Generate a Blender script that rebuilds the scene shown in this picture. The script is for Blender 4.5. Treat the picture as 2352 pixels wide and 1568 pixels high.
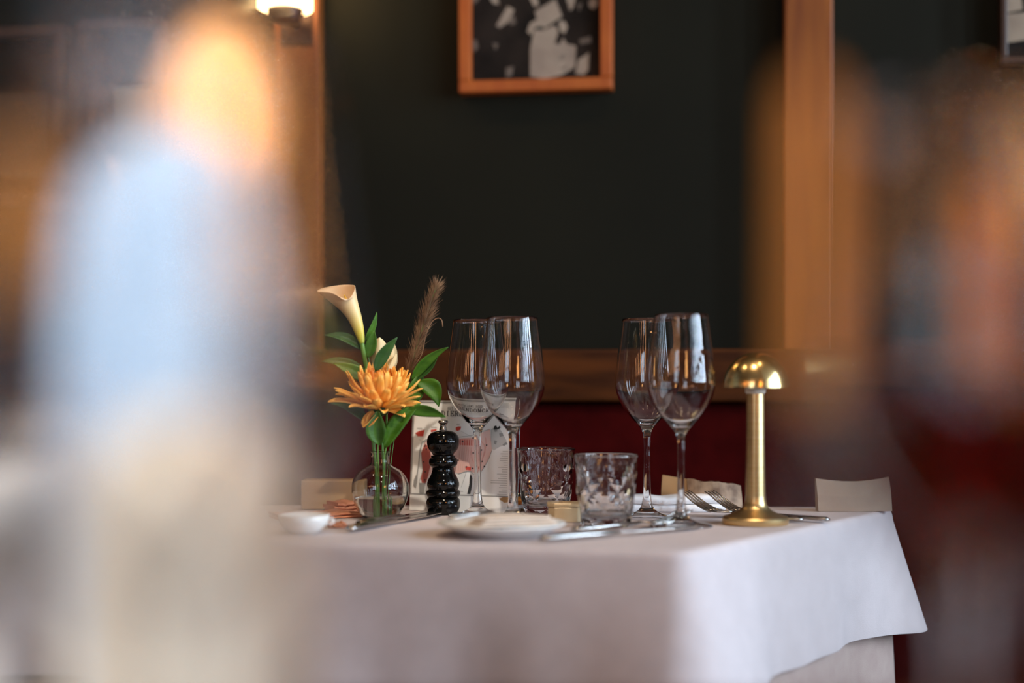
import bpy, bmesh, math, random
from mathutils import Vector, Matrix
random.seed(7)
S = bpy.context.scene
C = S.collection
PI = math.pi
for o in list(bpy.data.objects):
    bpy.data.objects.remove(o)

# ------------------------------------------------------------------ camera
F = 3267.0            # focal length in pixels of the 2352 wide frame
HY = 880.0            # horizon row
CZ = 0.904            # lens height
TZ = 0.75             # table top height
cam = bpy.data.cameras.new('camera'); camo = bpy.data.objects.new('camera', cam); C.objects.link(camo)
camo.location = (0, 0, CZ); camo.rotation_euler = (PI/2, 0, 0)
cam.sensor_width = 36; cam.lens = 36*F/2352; cam.shift_y = (HY-784)/2352
cam.clip_start = 0.01
cam.dof.use_dof = True; cam.dof.focus_distance = 1.655
cam.dof.aperture_fstop = (cam.lens/1000)/0.039
S.camera = camo
S.view_settings.view_transform = 'Standard'; S.view_settings.look = 'None'
S.view_settings.exposure = 0.0; S.view_settings.gamma = 1.0; S.view_settings.use_curve_mapping = False
try:
    S.cycles.use_denoising = True
    S.cycles.max_bounces = 16; S.cycles.transmission_bounces = 16; S.cycles.transparent_max_bounces = 16
    S.cycles.sample_clamp_indirect = 6.0
except Exception:
    pass

def at(px, py, d):
    return Vector(((px-1176)/F*d, d, CZ-(py-HY)/F*d))
def onz(px, py, z=TZ):
    d = (CZ-z)*F/(py-HY)
    return Vector(((px-1176)/F*d, d, z))

# ------------------------------------------------------------------ world and lights
W = bpy.data.worlds.new('world'); S.world = W; W.use_nodes = True
W.node_tree.nodes['Background'].inputs[0].default_value = (0.75, 0.86, 1.0, 1)
W.node_tree.nodes['Background'].inputs[1].default_value = 0.6

def area(name, loc, target, sx, sy, power, col):
    l = bpy.data.lights.new(name, 'AREA'); l.shape = 'RECTANGLE'; l.size = sx; l.size_y = sy
    l.energy = power; l.color = col
    o = bpy.data.objects.new(name, l); C.objects.link(o); o.location = loc
    o.rotation_euler = (Vector(target)-Vector(loc)).to_track_quat('-Z', 'Z').to_euler()
    return o
# daylight in the big side window (right wall), split into its tall lights
WINX = 2.35
for k in range(8):
    y = -2.56 + 0.52*k
    area('window_daylight', (WINX+0.10, y, 1.62), (0, y, 1.62), 1.5, 0.17, 17.0 if k < 3 else 46.0, (0.64, 0.81, 1.0))
# unseen rear window added to light the near napkin from the front
for x in (-1.95, -1.35):
    area('window_daylight', (x, -3.0, 1.62), (x, 0, 1.62), 0.5, 1.5, 12.0, (0.66, 0.82, 1.0))
# warm fill beams added overhead for the near table and back wall
for x, y, E_, sz in ((-0.15, 0.35, 14, .5), (-.75, 1.35, 12, 1.9), (.55, 1.25, 11, 1.9)):
    l = bpy.data.lights.new('warm_fill_beam', 'SPOT'); l.energy = E_; l.color = (1.0, 0.70, 0.42); l.shadow_soft_size = 0.05
    l.spot_size = sz; l.spot_blend = 0.7
    o = bpy.data.objects.new('warm_fill_beam', l); C.objects.link(o); o.location = (x, y, 2.56)

# fill spot added to brighten the dining table and card from the front
l = bpy.data.lights.new('fill_spot', 'SPOT'); l.energy = 42; l.color = (1.0, 0.76, 0.52); l.shadow_soft_size = 0.05; l.spot_size = .56; l.spot_blend = 0.9
o = bpy.data.objects.new('fill_spot', l); C.objects.link(o); o.location = (.05, .95, 2.5)
o.rotation_euler = (Vector((.02, 1.66, .80))-Vector(o.location)).to_track_quat('-Z', 'Z').to_euler()
# narrow fill spot added to brighten the menu card, pepper mill and flowers
l = bpy.data.lights.new('fill_spot', 'SPOT'); l.energy = 135; l.color = (1.0, 0.88, 0.74); l.shadow_soft_size = 0.03; l.spot_size = .17; l.spot_blend = 0.7
o = bpy.data.objects.new('fill_spot', l); C.objects.link(o); o.location = (.22, -.30, 2.5)
o.rotation_euler = (Vector((-.07, 1.69, .845))-Vector(o.location)).to_track_quat('-Z', 'Z').to_euler()
# aimed fill spot added to brighten the napkins on the near table
l = bpy.data.lights.new('fill_spot', 'SPOT'); l.energy = 215; l.color = (0.95, 0.96, 0.98); l.shadow_soft_size = 0.04; l.spot_size = .24; l.spot_blend = 0.8
o = bpy.data.objects.new('fill_spot', l); C.objects.link(o); o.location = (-.9, -.9, 2.5)
o.rotation_euler = (Vector((-.115, .47, .90))-Vector(o.location)).to_track_quat('-Z', 'Z').to_euler()

# ------------------------------------------------------------------ material helpers
def new_mat(name):
    m = bpy.data.materials.new(name); m.use_nodes = True
    nt = m.node_tree
    return m, nt, nt.nodes['Principled BSDF']
def mat(name, col, rough=0.5, metal=0.0, **kw):
    m, nt, b = new_mat(name)
    b.inputs['Base Color'].default_value = (*col, 1); b.inputs['Roughness'].default_value = rough
    b.inputs['Metallic'].default_value = metal
    for k, v in kw.items():
        b.inputs[k.replace('_', ' ')].default_value = v
    return m
def noisy(name, c1, c2, scale=20, rough=0.6, metal=0.0, stretch=(1, 1, 1), bump=0.0, detail=4, bscale=None, **kw):
    m, nt, b = new_mat(name)
    N, L = nt.nodes, nt.links
    tc = N.new('ShaderNodeTexCoord'); mp = N.new('ShaderNodeMapping'); mp.inputs['Scale'].default_value = stretch
    L.new(tc.outputs['Object'], mp.inputs[0])
    n = N.new('ShaderNodeTexNoise'); n.inputs['Scale'].default_value = scale; n.inputs['Detail'].default_value = detail
    L.new(mp.outputs[0], n.inputs['Vector'])
    r = N.new('ShaderNodeValToRGB'); r.color_ramp.elements[0].color = (*c1, 1); r.color_ramp.elements[1].color = (*c2, 1)
    r.color_ramp.elements[0].position = 0.35; r.color_ramp.elements[1].position = 0.68
    L.new(n.outputs[0], r.inputs[0]); L.new(r.outputs[0], b.inputs['Base Color'])
    b.inputs['Roughness'].default_value = rough; b.inputs['Metallic'].default_value = metal
    for k, v in kw.items():
        b.inputs[k.replace('_', ' ')].default_value = v
    if bump:
        n2 = N.new('ShaderNodeTexNoise'); n2.inputs['Scale'].default_value = bscale or scale*6; n2.inputs['Detail'].default_value = 3
        L.new(mp.outputs[0], n2.inputs['Vector'])
        bp = N.new('ShaderNodeBump'); bp.inputs['Strength'].default_value = bump; bp.inputs['Distance'].default_value = 0.002
        L.new(n2.outputs[0], bp.inputs['Height']); L.new(bp.outputs[0], b.inputs['Normal'])
    return m
def glow(name, col, strength):
    m, nt, b = new_mat(name)
    b.inputs['Base Color'].default_value = (*col, 1)
    b.inputs['Emission Color'].default_value = (*col, 1); b.inputs['Emission Strength'].default_value = strength
    return m
def glassy(name, col=(1, 1, 1), ior=1.5, rough=0.0):
    return mat(name, col, rough, 0.0, Transmission_Weight=1.0, IOR=ior)

M = {}
M['wall'] = noisy('dark_green_paint', (0.0088, 0.0080, 0.0042), (0.0128, 0.0118, 0.0062), 3, 0.7, bump=0.1, Specular_IOR_Level=0.15)
M['wood'] = noisy('oiled_oak', (0.21, 0.048, 0.005), (0.35, 0.098, 0.011), 9, 0.5, stretch=(6, 6, 0.5), bump=0.15)
M['rail'] = noisy('dark_oak', (0.040, 0.010, 0.0016), (0.095, 0.026, 0.004), 7, 0.6, stretch=(0.5, 6, 6), bump=0.15, Specular_IOR_Level=0.15)
M['velvet'] = noisy('red_velvet', (0.033, 0.0012, 0.0012), (0.048, 0.0020, 0.0018), 30, 0.95, bump=0.2, Specular_IOR_Level=0.05)
M['floor'] = noisy('floor_boards', (0.06, 0.03, 0.018), (0.10, 0.05, 0.03), 6, 0.5, stretch=(1, 8, 1))
M['ceil'] = mat('ceiling_paint', (0.10, 0.09, 0.07), 0.9)
M['cloth'] = noisy('white_linen', (0.53, 0.455, 0.45), (0.57, 0.49, 0.485), 40, 0.85, bump=0.25, bscale=900)
M['napkin'] = noisy('napkin_linen', (0.80, 0.78, 0.78), (0.86, 0.84, 0.84), 60, 0.85, bump=0.25, bscale=1200)
M['daylightnap'] = noisy('daylight_blue_linen', (0.46, 0.66, 0.90), (0.54, 0.74, 0.96), 30, 0.85, bump=0.2, bscale=900)  # blue of the daylight put into the linen colour
M['beige'] = noisy('beige_linen', (0.62, 0.50, 0.40), (0.70, 0.58, 0.47), 60, 0.85, bump=0.25, bscale=1200)
M['terra'] = noisy('terracotta_linen', (0.50, 0.18, 0.09), (0.62, 0.26, 0.14), 60, 0.8, bump=0.25, bscale=1200)
M['glass'] = glassy('clear_glass')
M['vaseglass'] = glassy('vase_glass', (0.97, 0.99, 0.97), 1.46)
M['water'] = glassy('water', (0.98, 0.97, 0.92), 1.33)
M['acryl'] = glassy('acrylic', (0.98, 1, 1), 1.49)
M['amberglass'] = glassy('amber_glass', (0.95, 0.50, 0.12), 1.5)
M['brass'] = noisy('brushed_brass', (0.72, 0.50, 0.20), (0.82, 0.60, 0.28), 12, 0.22, 1.0, stretch=(1, 1, 20))
M['brassd'] = noisy('satin_brass', (0.70, 0.49, 0.22), (0.78, 0.57, 0.29), 14, 0.36, 1.0, stretch=(1, 1, 20))
M['steel'] = mat('polished_steel', (0.46, 0.43, 0.40), 0.2, 1.0)
M['black'] = mat('black_lacquer', (0.002, 0.002, 0.002), 0.08, 0.0, Specular_IOR_Level=0.4)
M['porcelain'] = mat('white_porcelain', (0.84, 0.82, 0.78), 0.18)
M['card'] = mat('white_card', (0.88, 0.88, 0.86), 0.45)
M['creamnap'] = noisy('cream_linen', (0.78, 0.70, 0.56), (0.84, 0.76, 0.62), 40, 0.85, bump=0.2, bscale=900)
M['menubrown'] = noisy('brown_menu_cover', (0.30, 0.21, 0.15), (0.37, 0.27, 0.19), 30, 0.7)
M['ink'] = mat('black_ink', (0.03, 0.03, 0.03), 0.6)
M['inkgrey'] = mat('grey_ink', (0.30, 0.30, 0.29), 0.6)
M['inklight'] = mat('light_grey_ink', (0.55, 0.55, 0.53), 0.6)
M['pink'] = mat('pink_ink', (0.78, 0.40, 0.34), 0.6)
M['pale'] = mat('pale_pink_ink', (0.82, 0.55, 0.49), 0.6)
M['red'] = mat('red_ink', (0.62, 0.07, 0.05), 0.6)
M['darkred'] = mat('dark_red_ink', (0.40, 0.09, 0.07), 0.6)
M['tan'] = noisy('tan_paper', (0.34, 0.20, 0.09), (0.42, 0.26, 0.12), 15, 0.7)
M['wrap'] = noisy('patterned_paper', (0.12, 0.065, 0.035), (0.33, 0.22, 0.14), 60, 0.7)
M['stem'] = noisy('green_stem', (0.07, 0.17, 0.02), (0.13, 0.27, 0.04), 30, 0.45)
def leaf_mat(name, c1, c2):
    m = noisy(name, c1, c2, 35, 0.42, stretch=(1, 1, 3), bump=0.15, Specular_IOR_Level=0.3)
    m.node_tree.nodes['Principled BSDF'].inputs['Subsurface Weight'].default_value = 0.0
    return m
M['leaf'] = leaf_mat('green_leaf', (0.026, 0.095, 0.006), (0.062, 0.17, 0.014))
M['leafd'] = leaf_mat('dark_green_leaf', (0.014, 0.055, 0.008), (0.03, 0.09, 0.014))
M['petal'] = noisy('orange_petal', (0.82, 0.33, 0.035), (0.95, 0.57, 0.14), 45, 0.55, stretch=(.8, 14, 3))
M['petalin'] = noisy('deep_orange_petal', (0.64, 0.17, 0.014), (0.90, 0.40, 0.06), 45, 0.55, stretch=(.8, 14, 3))
M['hair'] = noisy('brown_bristle', (0.14, 0.070, 0.035), (0.34, 0.20, 0.10), 60, 0.7)
M['dark'] = mat('dark_metal', (0.05, 0.025, 0.02), 0.3, 0.6)
M['photo'] = noisy('dark_photograph', (0.012, 0.009, 0.007), (0.035, 0.024, 0.018), 14, 0.7, Specular_IOR_Level=0.1)
M['photol'] = noisy('light_photograph', (0.30, 0.22, 0.16), (0.42, 0.32, 0.23), 25, 0.35)
M['peach_reflection'] = mat('painted_reflection', (.80, .62, .42), .4)  # window reflection in the picture glass, put into the print colour
M['photom'] = mat('grey_photograph', (0.14, 0.10, 0.07), 0.35)
M['framewood'] = noisy('orange_wood', (0.42, 0.078, 0.006), (0.52, 0.12, 0.012), 12, 0.5, stretch=(4, 4, 1))
M['framedark'] = noisy('walnut', (0.06, 0.03, 0.02), (0.09, 0.045, 0.03), 12, 0.4)
def calla_mat():
    m, nt, b = new_mat('cream_spathe'); N, L = nt.nodes, nt.links
    a = N.new('ShaderNodeAttribute'); a.attribute_name = 'tone'
    r = N.new('ShaderNodeValToRGB'); e = r.color_ramp.elements
    e[0].position = 0.0; e[0].color = (0.26, 0.33, 0.02, 1); e[1].position = 1.0; e[1].color = (0.86, 0.57, 0.33, 1)
    x = e.new(0.28); x.color = (0.66, 0.54, 0.07, 1)
    x = e.new(0.6); x.color = (0.80, 0.60, 0.27, 1)
    L.new(a.outputs['Fac'], r.inputs[0]); L.new(r.outputs[0], b.inputs['Base Color'])
    b.inputs['Roughness'].default_value = 0.45
    return m
M['calla'] = calla_mat()
M['cream'] = noisy('cream_petal', (0.72, 0.58, 0.30), (0.80, 0.68, 0.42), 25, 0.5)

# ------------------------------------------------------------------ object helpers
def link_mesh(name, verts, faces, m=None, parent=None, smooth=True):
    me = bpy.data.meshes.new(name); me.from_pydata([tuple(v) for v in verts], [], faces)
    bm = bmesh.new(); bm.from_mesh(me); bmesh.ops.recalc_face_normals(bm, faces=bm.faces); bm.to_mesh(me); bm.free()
    if smooth:
        me.polygons.foreach_set('use_smooth', [True]*len(me.polygons))
    if m: me.materials.append(m)
    o = bpy.data.objects.new(name, me); C.objects.link(o)
    if parent: o.parent = parent
    return o
def tag(o, label, cat, group=None, kind=None):
    o['label'] = label; o['category'] = cat
    if group: o['group'] = group
    if kind: o['kind'] = kind
    return o
def struct(o, label=None):
    o['kind'] = 'structure'
    if label: o['label'] = label
    return o
def empty(name, loc, label, cat, group=None, rz=0.0):
    o = bpy.data.objects.new(name, None); C.objects.link(o); o.location = loc; o.rotation_euler = (0, 0, rz)
    o.empty_display_size = 0.02
    return tag(o, label, cat, group)
class MB:
    def __init__(s): s.v = []; s.f = []
    def add(s, v, f):
        n = len(s.v); s.v += [Vector(p) for p in v]; s.f += [tuple(i+n for i in q) for q in f]; return s
    def box(s, c, d, R=None):
        c = Vector(c); v = []
        for x in (-.5, .5):
            for y in (-.5, .5):
                for z in (-.5, .5):
                    p = Vector((x*d[0], y*d[1], z*d[2]))
                    if R: p = R @ p
                    v.append(c+p)
        return s.add(v, [(0, 1, 3, 2), (4, 6, 7, 5), (0, 4, 5, 1), (2, 3, 7, 6), (0, 2, 6, 4), (1, 5, 7, 3)])
    def tube(s, pts, rad, n=10, cap=True, flat=1.0, up=None):
        pts = [Vector(p) for p in pts]
        if not hasattr(rad, '__len__'): rad = [rad]*len(pts)
        v = []; f = []
        prev = None
        for i, p in enumerate(pts):
            t = (pts[min(i+1, len(pts)-1)]-pts[max(i-1, 0)]).normalized()
            if prev is None:
                a = Vector(up) if up else (Vector((0, 0, 1)) if abs(t.z) < .9 else Vector((1, 0, 0)))
            else: a = prev
            a = (a-t*a.dot(t)).normalized(); prev = a
            b = t.cross(a)
            for k in range(n):
                an = 2*PI*k/n
                v.append(p+(a*math.cos(an)*flat+b*math.sin(an))*rad[i])
        for i in range(len(pts)-1):
            for k in range(n):
                f.append((i*n+k, i*n+(k+1) % n, (i+1)*n+(k+1) % n, (i+1)*n+k))
        if cap:
            f.append(tuple(range(n))); f.append(tuple((len(pts)-1)*n+k for k in range(n)))
        return s.add(v, f)
    def lathe(s, prof, n=48, c=(0, 0, 0), closed=False, rf=None):
        c = Vector(c); v = []; f = []; idx = []
        for r, z in prof:
            if abs(r) < 1e-7:
                idx.append([len(v)]*n); v.append(c+Vector((0, 0, z)))
            else:
                row = []
                for k in range(n):
                    an = 2*PI*k/n; q = rf(an, z) if rf else 1
                    row.append(len(v)); v.append(c+Vector((r*q*math.cos(an), r*q*math.sin(an), z)))
                idx.append(row)
        m = len(prof)
        for i in range(m if closed else m-1):
            A = idx[i]; B = idx[(i+1) % m]
            for k in range(n):
                q = [A[k], A[(k+1) % n], B[(k+1) % n], B[k]]
                u = []
                for x in q:
                    if x not in u: u.append(x)
                if len(u) > 2: f.append(tuple(u))
        return s.add(v, f)
    def prism(s, poly, o, U, V, N, t):
        o, U, V, N = map(Vector, (o, U, V, N)); n = len(poly)
        v = [o+U*a+V*b for a, b in poly]+[o+U*a+V*b+N*t for a, b in poly]
        f = [tuple(range(n-1, -1, -1)), tuple(range(n, 2*n))]+[(i, (i+1) % n, n+(i+1) % n, n+i) for i in range(n)]
        return s.add(v, f)
    def build(s, name, m, parent=None, smooth=True, bevel=0, seg=2, auto=None):
        o = link_mesh(name, s.v, s.f, m, parent, smooth)
        if bevel:
            b = o.modifiers.new('bevel', 'BEVEL'); b.width = bevel; b.segments = seg; b.limit_method = 'ANGLE'; b.angle_limit = math.radians(35)
        if auto is not None:
            bm = bmesh.new(); bm.from_mesh(o.data)
            for e in bm.edges:
                if len(e.link_faces) == 2 and e.calc_face_angle(0) > auto: e.smooth = False
            bm.to_mesh(o.data); bm.free()
        return o
def spline(pts, n=8):
    P = [tuple(p) for p in pts]; out = []
    for i in range(len(P)-1):
        p0 = P[max(i-1, 0)]; p1 = P[i]; p2 = P[i+1]; p3 = P[min(i+2, len(P)-1)]
        for k in range(n):
            t = k/n
            out.append(tuple(.5*((2*b)+(-a+c)*t+(2*a-5*b+4*c-d)*t*t+(-a+3*b-3*c+d)*t**3) for a, b, c, d in zip(p0, p1, p2, p3)))
    out.append(P[-1]); return out
def dup(o, loc=None, rz=None):
    c = o.copy(); C.objects.link(c)
    for ch in list(o.children):
        g = ch.copy(); C.objects.link(g); g.parent = c
        for s_ in list(ch.children):
            h = s_.copy(); C.objects.link(h); h.parent = g
    if loc is not None: c.location = loc
    if rz is not None: c.rotation_euler = (0, 0, rz)
    return c

# ------------------------------------------------------------------ room
YAW = math.radians(-8.0)       # the back wall comes nearer towards the right
WR = Matrix.Rotation(YAW, 3, 'Z')
WO = Vector((0, 2.10, 0))
def wpt(s_, off, z):           # along the wall, out of the wall, height
    return WO + WR @ Vector((s_, -off, 0)) + Vector((0, 0, z))
def wray(px, py, off):         # point where the pixel ray meets the plane 'off' in front of the wall
    dv = Vector(((px-1176)/F, 1, -(py-HY)/F)); n = WR @ Vector((0, -1, 0))
    p0 = wpt(0, off, 0); o = Vector((0, 0, CZ))
    t = (p0-o).dot(n)/dv.dot(n)
    p = o+dv*t
    s_ = (p-WO).dot(WR @ Vector((1, 0, 0)))
    return s_, p.z
def wobj(name, mb, m, parent=None, **k):
    return mb.build(name, m, parent, **k)
def wbox(mb, s0, s1, o0, o1, z0, z1):
    c = wpt((s0+s1)/2, (o0+o1)/2, (z0+z1)/2)
    return mb.box(c, (abs(s1-s0), abs(o1-o0), abs(z1-z0)), WR)
CEIL = 2.6
struct(wbox(MB(), -2.9, 2.6, -0.1, 0, 0, CEIL).build('wall_back', M['wall'], smooth=False))
struct(MB().box((0, 0, -0.05), (6.4, 7, 0.1)).build('floor', M['floor'], smooth=False))
struct(MB().box((0, 0, CEIL+0.05), (6.4, 7, 0.1)).build('ceiling', M['ceil'], smooth=False))
struct(MB().box((-2.7, -0.3, CEIL/2), (0.1, 6.0, CEIL)).build('wall_left', M['wall'], smooth=False))
wq = MB()
for x0, x1, za, zb_ in ((-2.75, -2.25, 0, CEIL), (-1.05, 2.6, 0, CEIL), (-2.25, -1.05, 0, .84), (-2.25, -1.05, 2.4, CEIL)):
    wq.box(((x0+x1)/2, -3.1, (za+zb_)/2), (x1-x0, .1, zb_-za))
struct(wq.build('wall_front', M['wall'], smooth=False))
wf = MB()  # bars of the added rear window
for x in (-2.23, -1.65, -1.07): wf.box((x, -2.98, 1.62), (.06, .05, 1.56))
for z in (.86, 1.4, 1.92, 2.38): wf.box((-1.65, -2.98, z), (1.2, .05, .045))
struct(wf.build('fill_window', mat('window_paint', (0.03, 0.03, 0.03), 0.5), smooth=False))
# right wall with the window opening
wr = MB()
wr.box((WINX+.1, -2.96, CEIL/2), (0.1, 0.24, CEIL)); wr.box((WINX+.1, 1.77, CEIL/2), (0.1, 0.9, CEIL))
wr.box((WINX+.1, -.76, 0.42), (0.1, 4.16, 0.84)); wr.box((WINX+.1, -.76, 2.5), (0.1, 4.16, 0.2))
struct(wr.build('wall_right', M['wall'], smooth=False))
wf = MB()
for k in range(9): wf.box((WINX+0.03, -2.82+0.52*k, 1.62), (0.05, 0.32, 1.56))
for z in (0.86, 1.40, 1.92, 2.38): wf.box((WINX+0.03, -.74, z), (0.05, 4.16, 0.045))
struct(wf.build('window_1', mat('window_paint', (0.03, 0.03, 0.03), 0.5), smooth=False))

# pilasters of oak on the back wall
def pilaster(px0, px1, name):
    s0, _ = wray(px0, 500, 0.03); s1, _ = wray(px1, 500, 0.03)
    o = wbox(MB(), s0, s1, 0.0, 0.03, 0.0, CEIL).build(name, M['wood'], smooth=False, bevel=0.003)
    struct(o); return s0, s1
pl = pilaster(628, 730, 'trim_1')
pr = pilaster(1802, 1914, 'trim_2')

# unseen oak partition added to block window light from the near glass
pt = MB(); pt.box((.50, .37, CEIL/2), (.08, .50, CEIL)); struct(pt.build('light_blocker', M['wood'], smooth=False, bevel=.003))

# banquette
bq = empty('banquette', wpt(0, 0.1, 0), 'long dark red velvet banquette with an oak top rail along the green wall', 'bench')
def bloc(mb):   # move world coordinates into the empty's frame
    o = bq.location
    for v in mb.v: v -= o
    return mb
BO = 0.17
z1 = wray(1300, 802, BO)[1]; z0 = wray(1300, 922, BO)[1]
bloc(wbox(MB(), -2.6, 2.2, 0.032, BO, z0, z1)).build('top_rail', M['rail'], bq, smooth=False, bevel=0.004)
k = 0
for s0, s1 in ((-2.6, -.85), (-.85, .95), (.95, 2.2)):
    bloc(wbox(MB(), s0+.002, s1-.002, 0.04, BO-0.01, 0.42, z0-0.001)).build('back_panel', M['velvet'], bq, bevel=0.02, seg=4)
    bloc(wbox(MB(), s0+.002, s1-.002, 0.04, 0.40, 0.30, 0.42)).build('seat', M['velvet'], bq, bevel=0.025, seg=4)
bloc(wbox(MB(), -2.6, 2.2, 0.05, 0.30, 0.0, 0.30)).build('plinth', M['rail'], bq, smooth=False)

# ------------------------------------------------------------------ pictures on the wall
def framed(label, px0, px1, pyb, width_px, top_z, woodm, patches, depth=0.028, glass=False):
    s0, zb = wray(px0, pyb, depth); s1, _ = wray(px1, pyb, depth)
    fw = width_px/F*2.05
    e = empty('framed_photograph', wpt((s0+s1)/2, 0.0, zb), label, 'picture', 'photographs on the green wall')
    def L(mb):
        for v in mb.v: v -= e.location
        return mb
    L(wbox(MB(), s0, s1, 0.001, depth, zb, zb+fw)).build('frame_rail', woodm, e, smooth=False, bevel=0.002)
    L(wbox(MB(), s0, s1, 0.001, depth, top_z-fw, top_z)).build('frame_rail', woodm, e, smooth=False, bevel=0.002)
    for a, b in ((s0, s0+fw), (s1-fw, s1)):
        L(wbox(MB(), a, b, 0.001, depth, zb+fw, top_z-fw)).build('frame_stile', woodm, e, smooth=False, bevel=0.002)
    pr_ = L(wbox(MB(), s0+fw, s1-fw, 0.001, depth*.55, zb+fw, top_z-fw)).build('print', M['photo'], e, smooth=False)
    w = s1-s0-2*fw
    X = WR @ Vector((1, 0, 0)); Nn = WR @ Vector((0, -1, 0))
    for i, (poly, mm) in enumerate(patches):
        o0 = wpt(s0+fw, depth*.55+0.0003+0.00015*(i % 4), zb+fw)-e.location
        q = [(min(max(u, .004), .996)*w, min(max(v, 0.004), (top_z-zb-2*fw)/w-.004)*w) for u, v in poly]
        MB().prism(q, o0, X, (0, 0, 1), Nn, 0.0002).build('print_area', M[mm], pr_, smooth=False)
    if glass:
        L(wbox(MB(), s0+fw*.9, s1-fw*.9, depth*.75, depth*.82, zb+fw*.9, top_z-fw*.9)).build('glazing', M['glass'], e, smooth=False)
    return e
def blob(cx, cy, rx, ry, n=10, rot=0, seed=0, j=.15):
    rr = random.Random(seed); out = []
    for k in range(n):
        a = 2*PI*k/n; q = 1+rr.uniform(-j, j); x = rx*q*math.cos(a); y = ry*q*math.sin(a)
        out.append((cx+x*math.cos(rot)-y*math.sin(rot), cy+x*math.sin(rot)+y*math.cos(rot)))
    return out
# coordinates in widths of the print, measured off the big photograph (origin lower left)
def q(x, y): return ((x-290)/1690, (1110-y)/1690)
men = [([q(*p) for p in pts], mm) for pts, mm in [
 ([(1120, 210), (1390, 60), (1480, 290), (1240, 440), (1150, 330)], 'photol'),
 ([(1020, 470), (1060, 360), (1180, 300), (1230, 400), (1110, 430), (1070, 520)], 'photol'),
 ([(1110, 450), (1220, 460), (1380, 400), (1430, 480), (1380, 640), (1450, 650), (1490, 570), (1540, 650), (1660, 680), (1650, 950), (1480, 1050), (1250, 1100), (1060, 1060), (1060, 700)], 'photol'),
 ([(1430, 350), (1510, 350), (1550, 430), (1510, 520), (1450, 470)], 'photol'),
 ([(610, 380), (760, 130), (850, 180), (780, 330), (660, 410)], 'photol'),
 ([(760, 320), (850, 250), (870, 360), (800, 380)], 'photom'),
 ([(1690, 860), (1830, 770), (1820, 1000), (1760, 1060), (1650, 1040)], 'photol'),
 ([(1820, 120), (1890, 60), (1950, 130), (1900, 210), (1840, 190)], 'photol'),
 ([(1010, -60), (1130, -60), (1170, 130), (1110, 150)], 'photol'),
 ([(1500, -60), (1690, -60), (1620, 190), (1580, 220)], 'photol'),
 ([(480, -60), (600, -60), (650, 100), (570, 90)], 'photol'),
 ([(290, -60), (440, -40), (340, 70), (290, 90)], 'photom'),
 ([(290, 560), (350, 560), (370, 660), (310, 720)], 'photom'),
 ([(1190, 880), (1300, 900), (1260, 1020), (1180, 980)], 'photom'),
 ([(1420, 830), (1530, 770), (1480, 860)], 'photom'), ([(1430, 980), (1560, 930), (1520, 980)], 'photom'),
 ([(560, 600), (640, 620), (600, 700)], 'photom'), ([(740, 940), (840, 920), (820, 1040), (740, 1060)], 'photom'),
 ([(1680, 130), (1740, 130), (1700, 240)], 'photom'), ([(1700, 600), (1850, 560), (1860, 640), (1720, 660)], 'photom'),
 ([(1010, -420), (1290, -420), (1250, -160), (1060, -160)], 'photol'), ([(420, -400), (620, -420), (600, -160), (460, -150)], 'photol'),
 ([(1500, -400), (1720, -420), (1700, -170), (1540, -150)], 'photol')]]
framed('black and white photograph in an orange wood frame above the table', 1054, 1406, 213, 28, 1.62, M['framewood'], men)
framed('cropped black and white photograph in a dark frame beside the right pillar', 2300, 2660, 146, 14, 1.62, M['framedark'],
       [([(0, .12), (.5, .18), (.5, .36), (0, .33)], 'photol'), ([(0, .34), (.12, .36), (.1, .52), (0, .6)], 'photol'), ([(.2, .4), (.5, .42), (.5, .6), (.3, .6)], 'photom')])
framed('blurred dark framed picture with a reflection painted on its print beside the amber glow', 178, 372, 470, 26, 1.455, M['framedark'],
       [([(.28, .0), (.95, .0), (1.0, 1.6), (.3, 1.6)], 'peach_reflection'), ([(.0, .0), (.28, .0), (.3, 1.6), (.0, 1.6)], 'photom')], glass=True)
framed('blurred dark framed picture cut off by the left edge of the view', -80, 148, 470, 26, 1.45, M['framedark'],
       [([(.1, .2), (.9, .2), (.9, 1.2), (.1, 1.2)], 'photom')], glass=True)

# ------------------------------------------------------------------ wall sconce on the left pilaster
def sconce(px, pyb, label, power):
    off = 0.085
    s_, zb = wray(px, pyb, off)
    e = empty('wall_sconce', wpt(s_, off, zb), label, 'lamp', 'sconces on the pillars')
    r = 0.0375; n = 60
    cap = MB().lathe([(0, -0.022), (.012, -0.022), (.022, -0.017), (.026, -.006), (.027, -.0005), (0, -.0005)], 40)
    cap.build('cap', M['dark'], e, auto=.6)
    def fl(an, z): return 1+.035*abs(math.sin(an*15))
    MB().lathe([(0.0, 0), (r, 0), (r, .17), (0.0, .17)], 120, rf=fl).build('fluted_shade', glow('warm_fluted_glass', (1.0, 0.66, 0.30), power), e, auto=.9)
    MB().lathe([(0, .1705), (.027, .1705), (.024, .185), (0, .19)], 40).build('cap', M['dark'], e, auto=.6)
    arm = MB()
    o = WR @ Vector((0, off-.031, 0))
    arm.tube([Vector((0, 0, -.008)), o*.5+Vector((0, 0, -.008)), o+Vector((0, 0, -.008))], .007, 12)
    arm.build('arm', M['dark'], e)
    MB().box(o*1.0+Vector((0, 0, .07)), (.05, .006, .22), WR).build('back_plate', M['dark'], e, smooth=False, bevel=.002)
    return e
sconce(655, 22, 'lit fluted glass wall sconce on the left oak pillar', 9.0)
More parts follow.
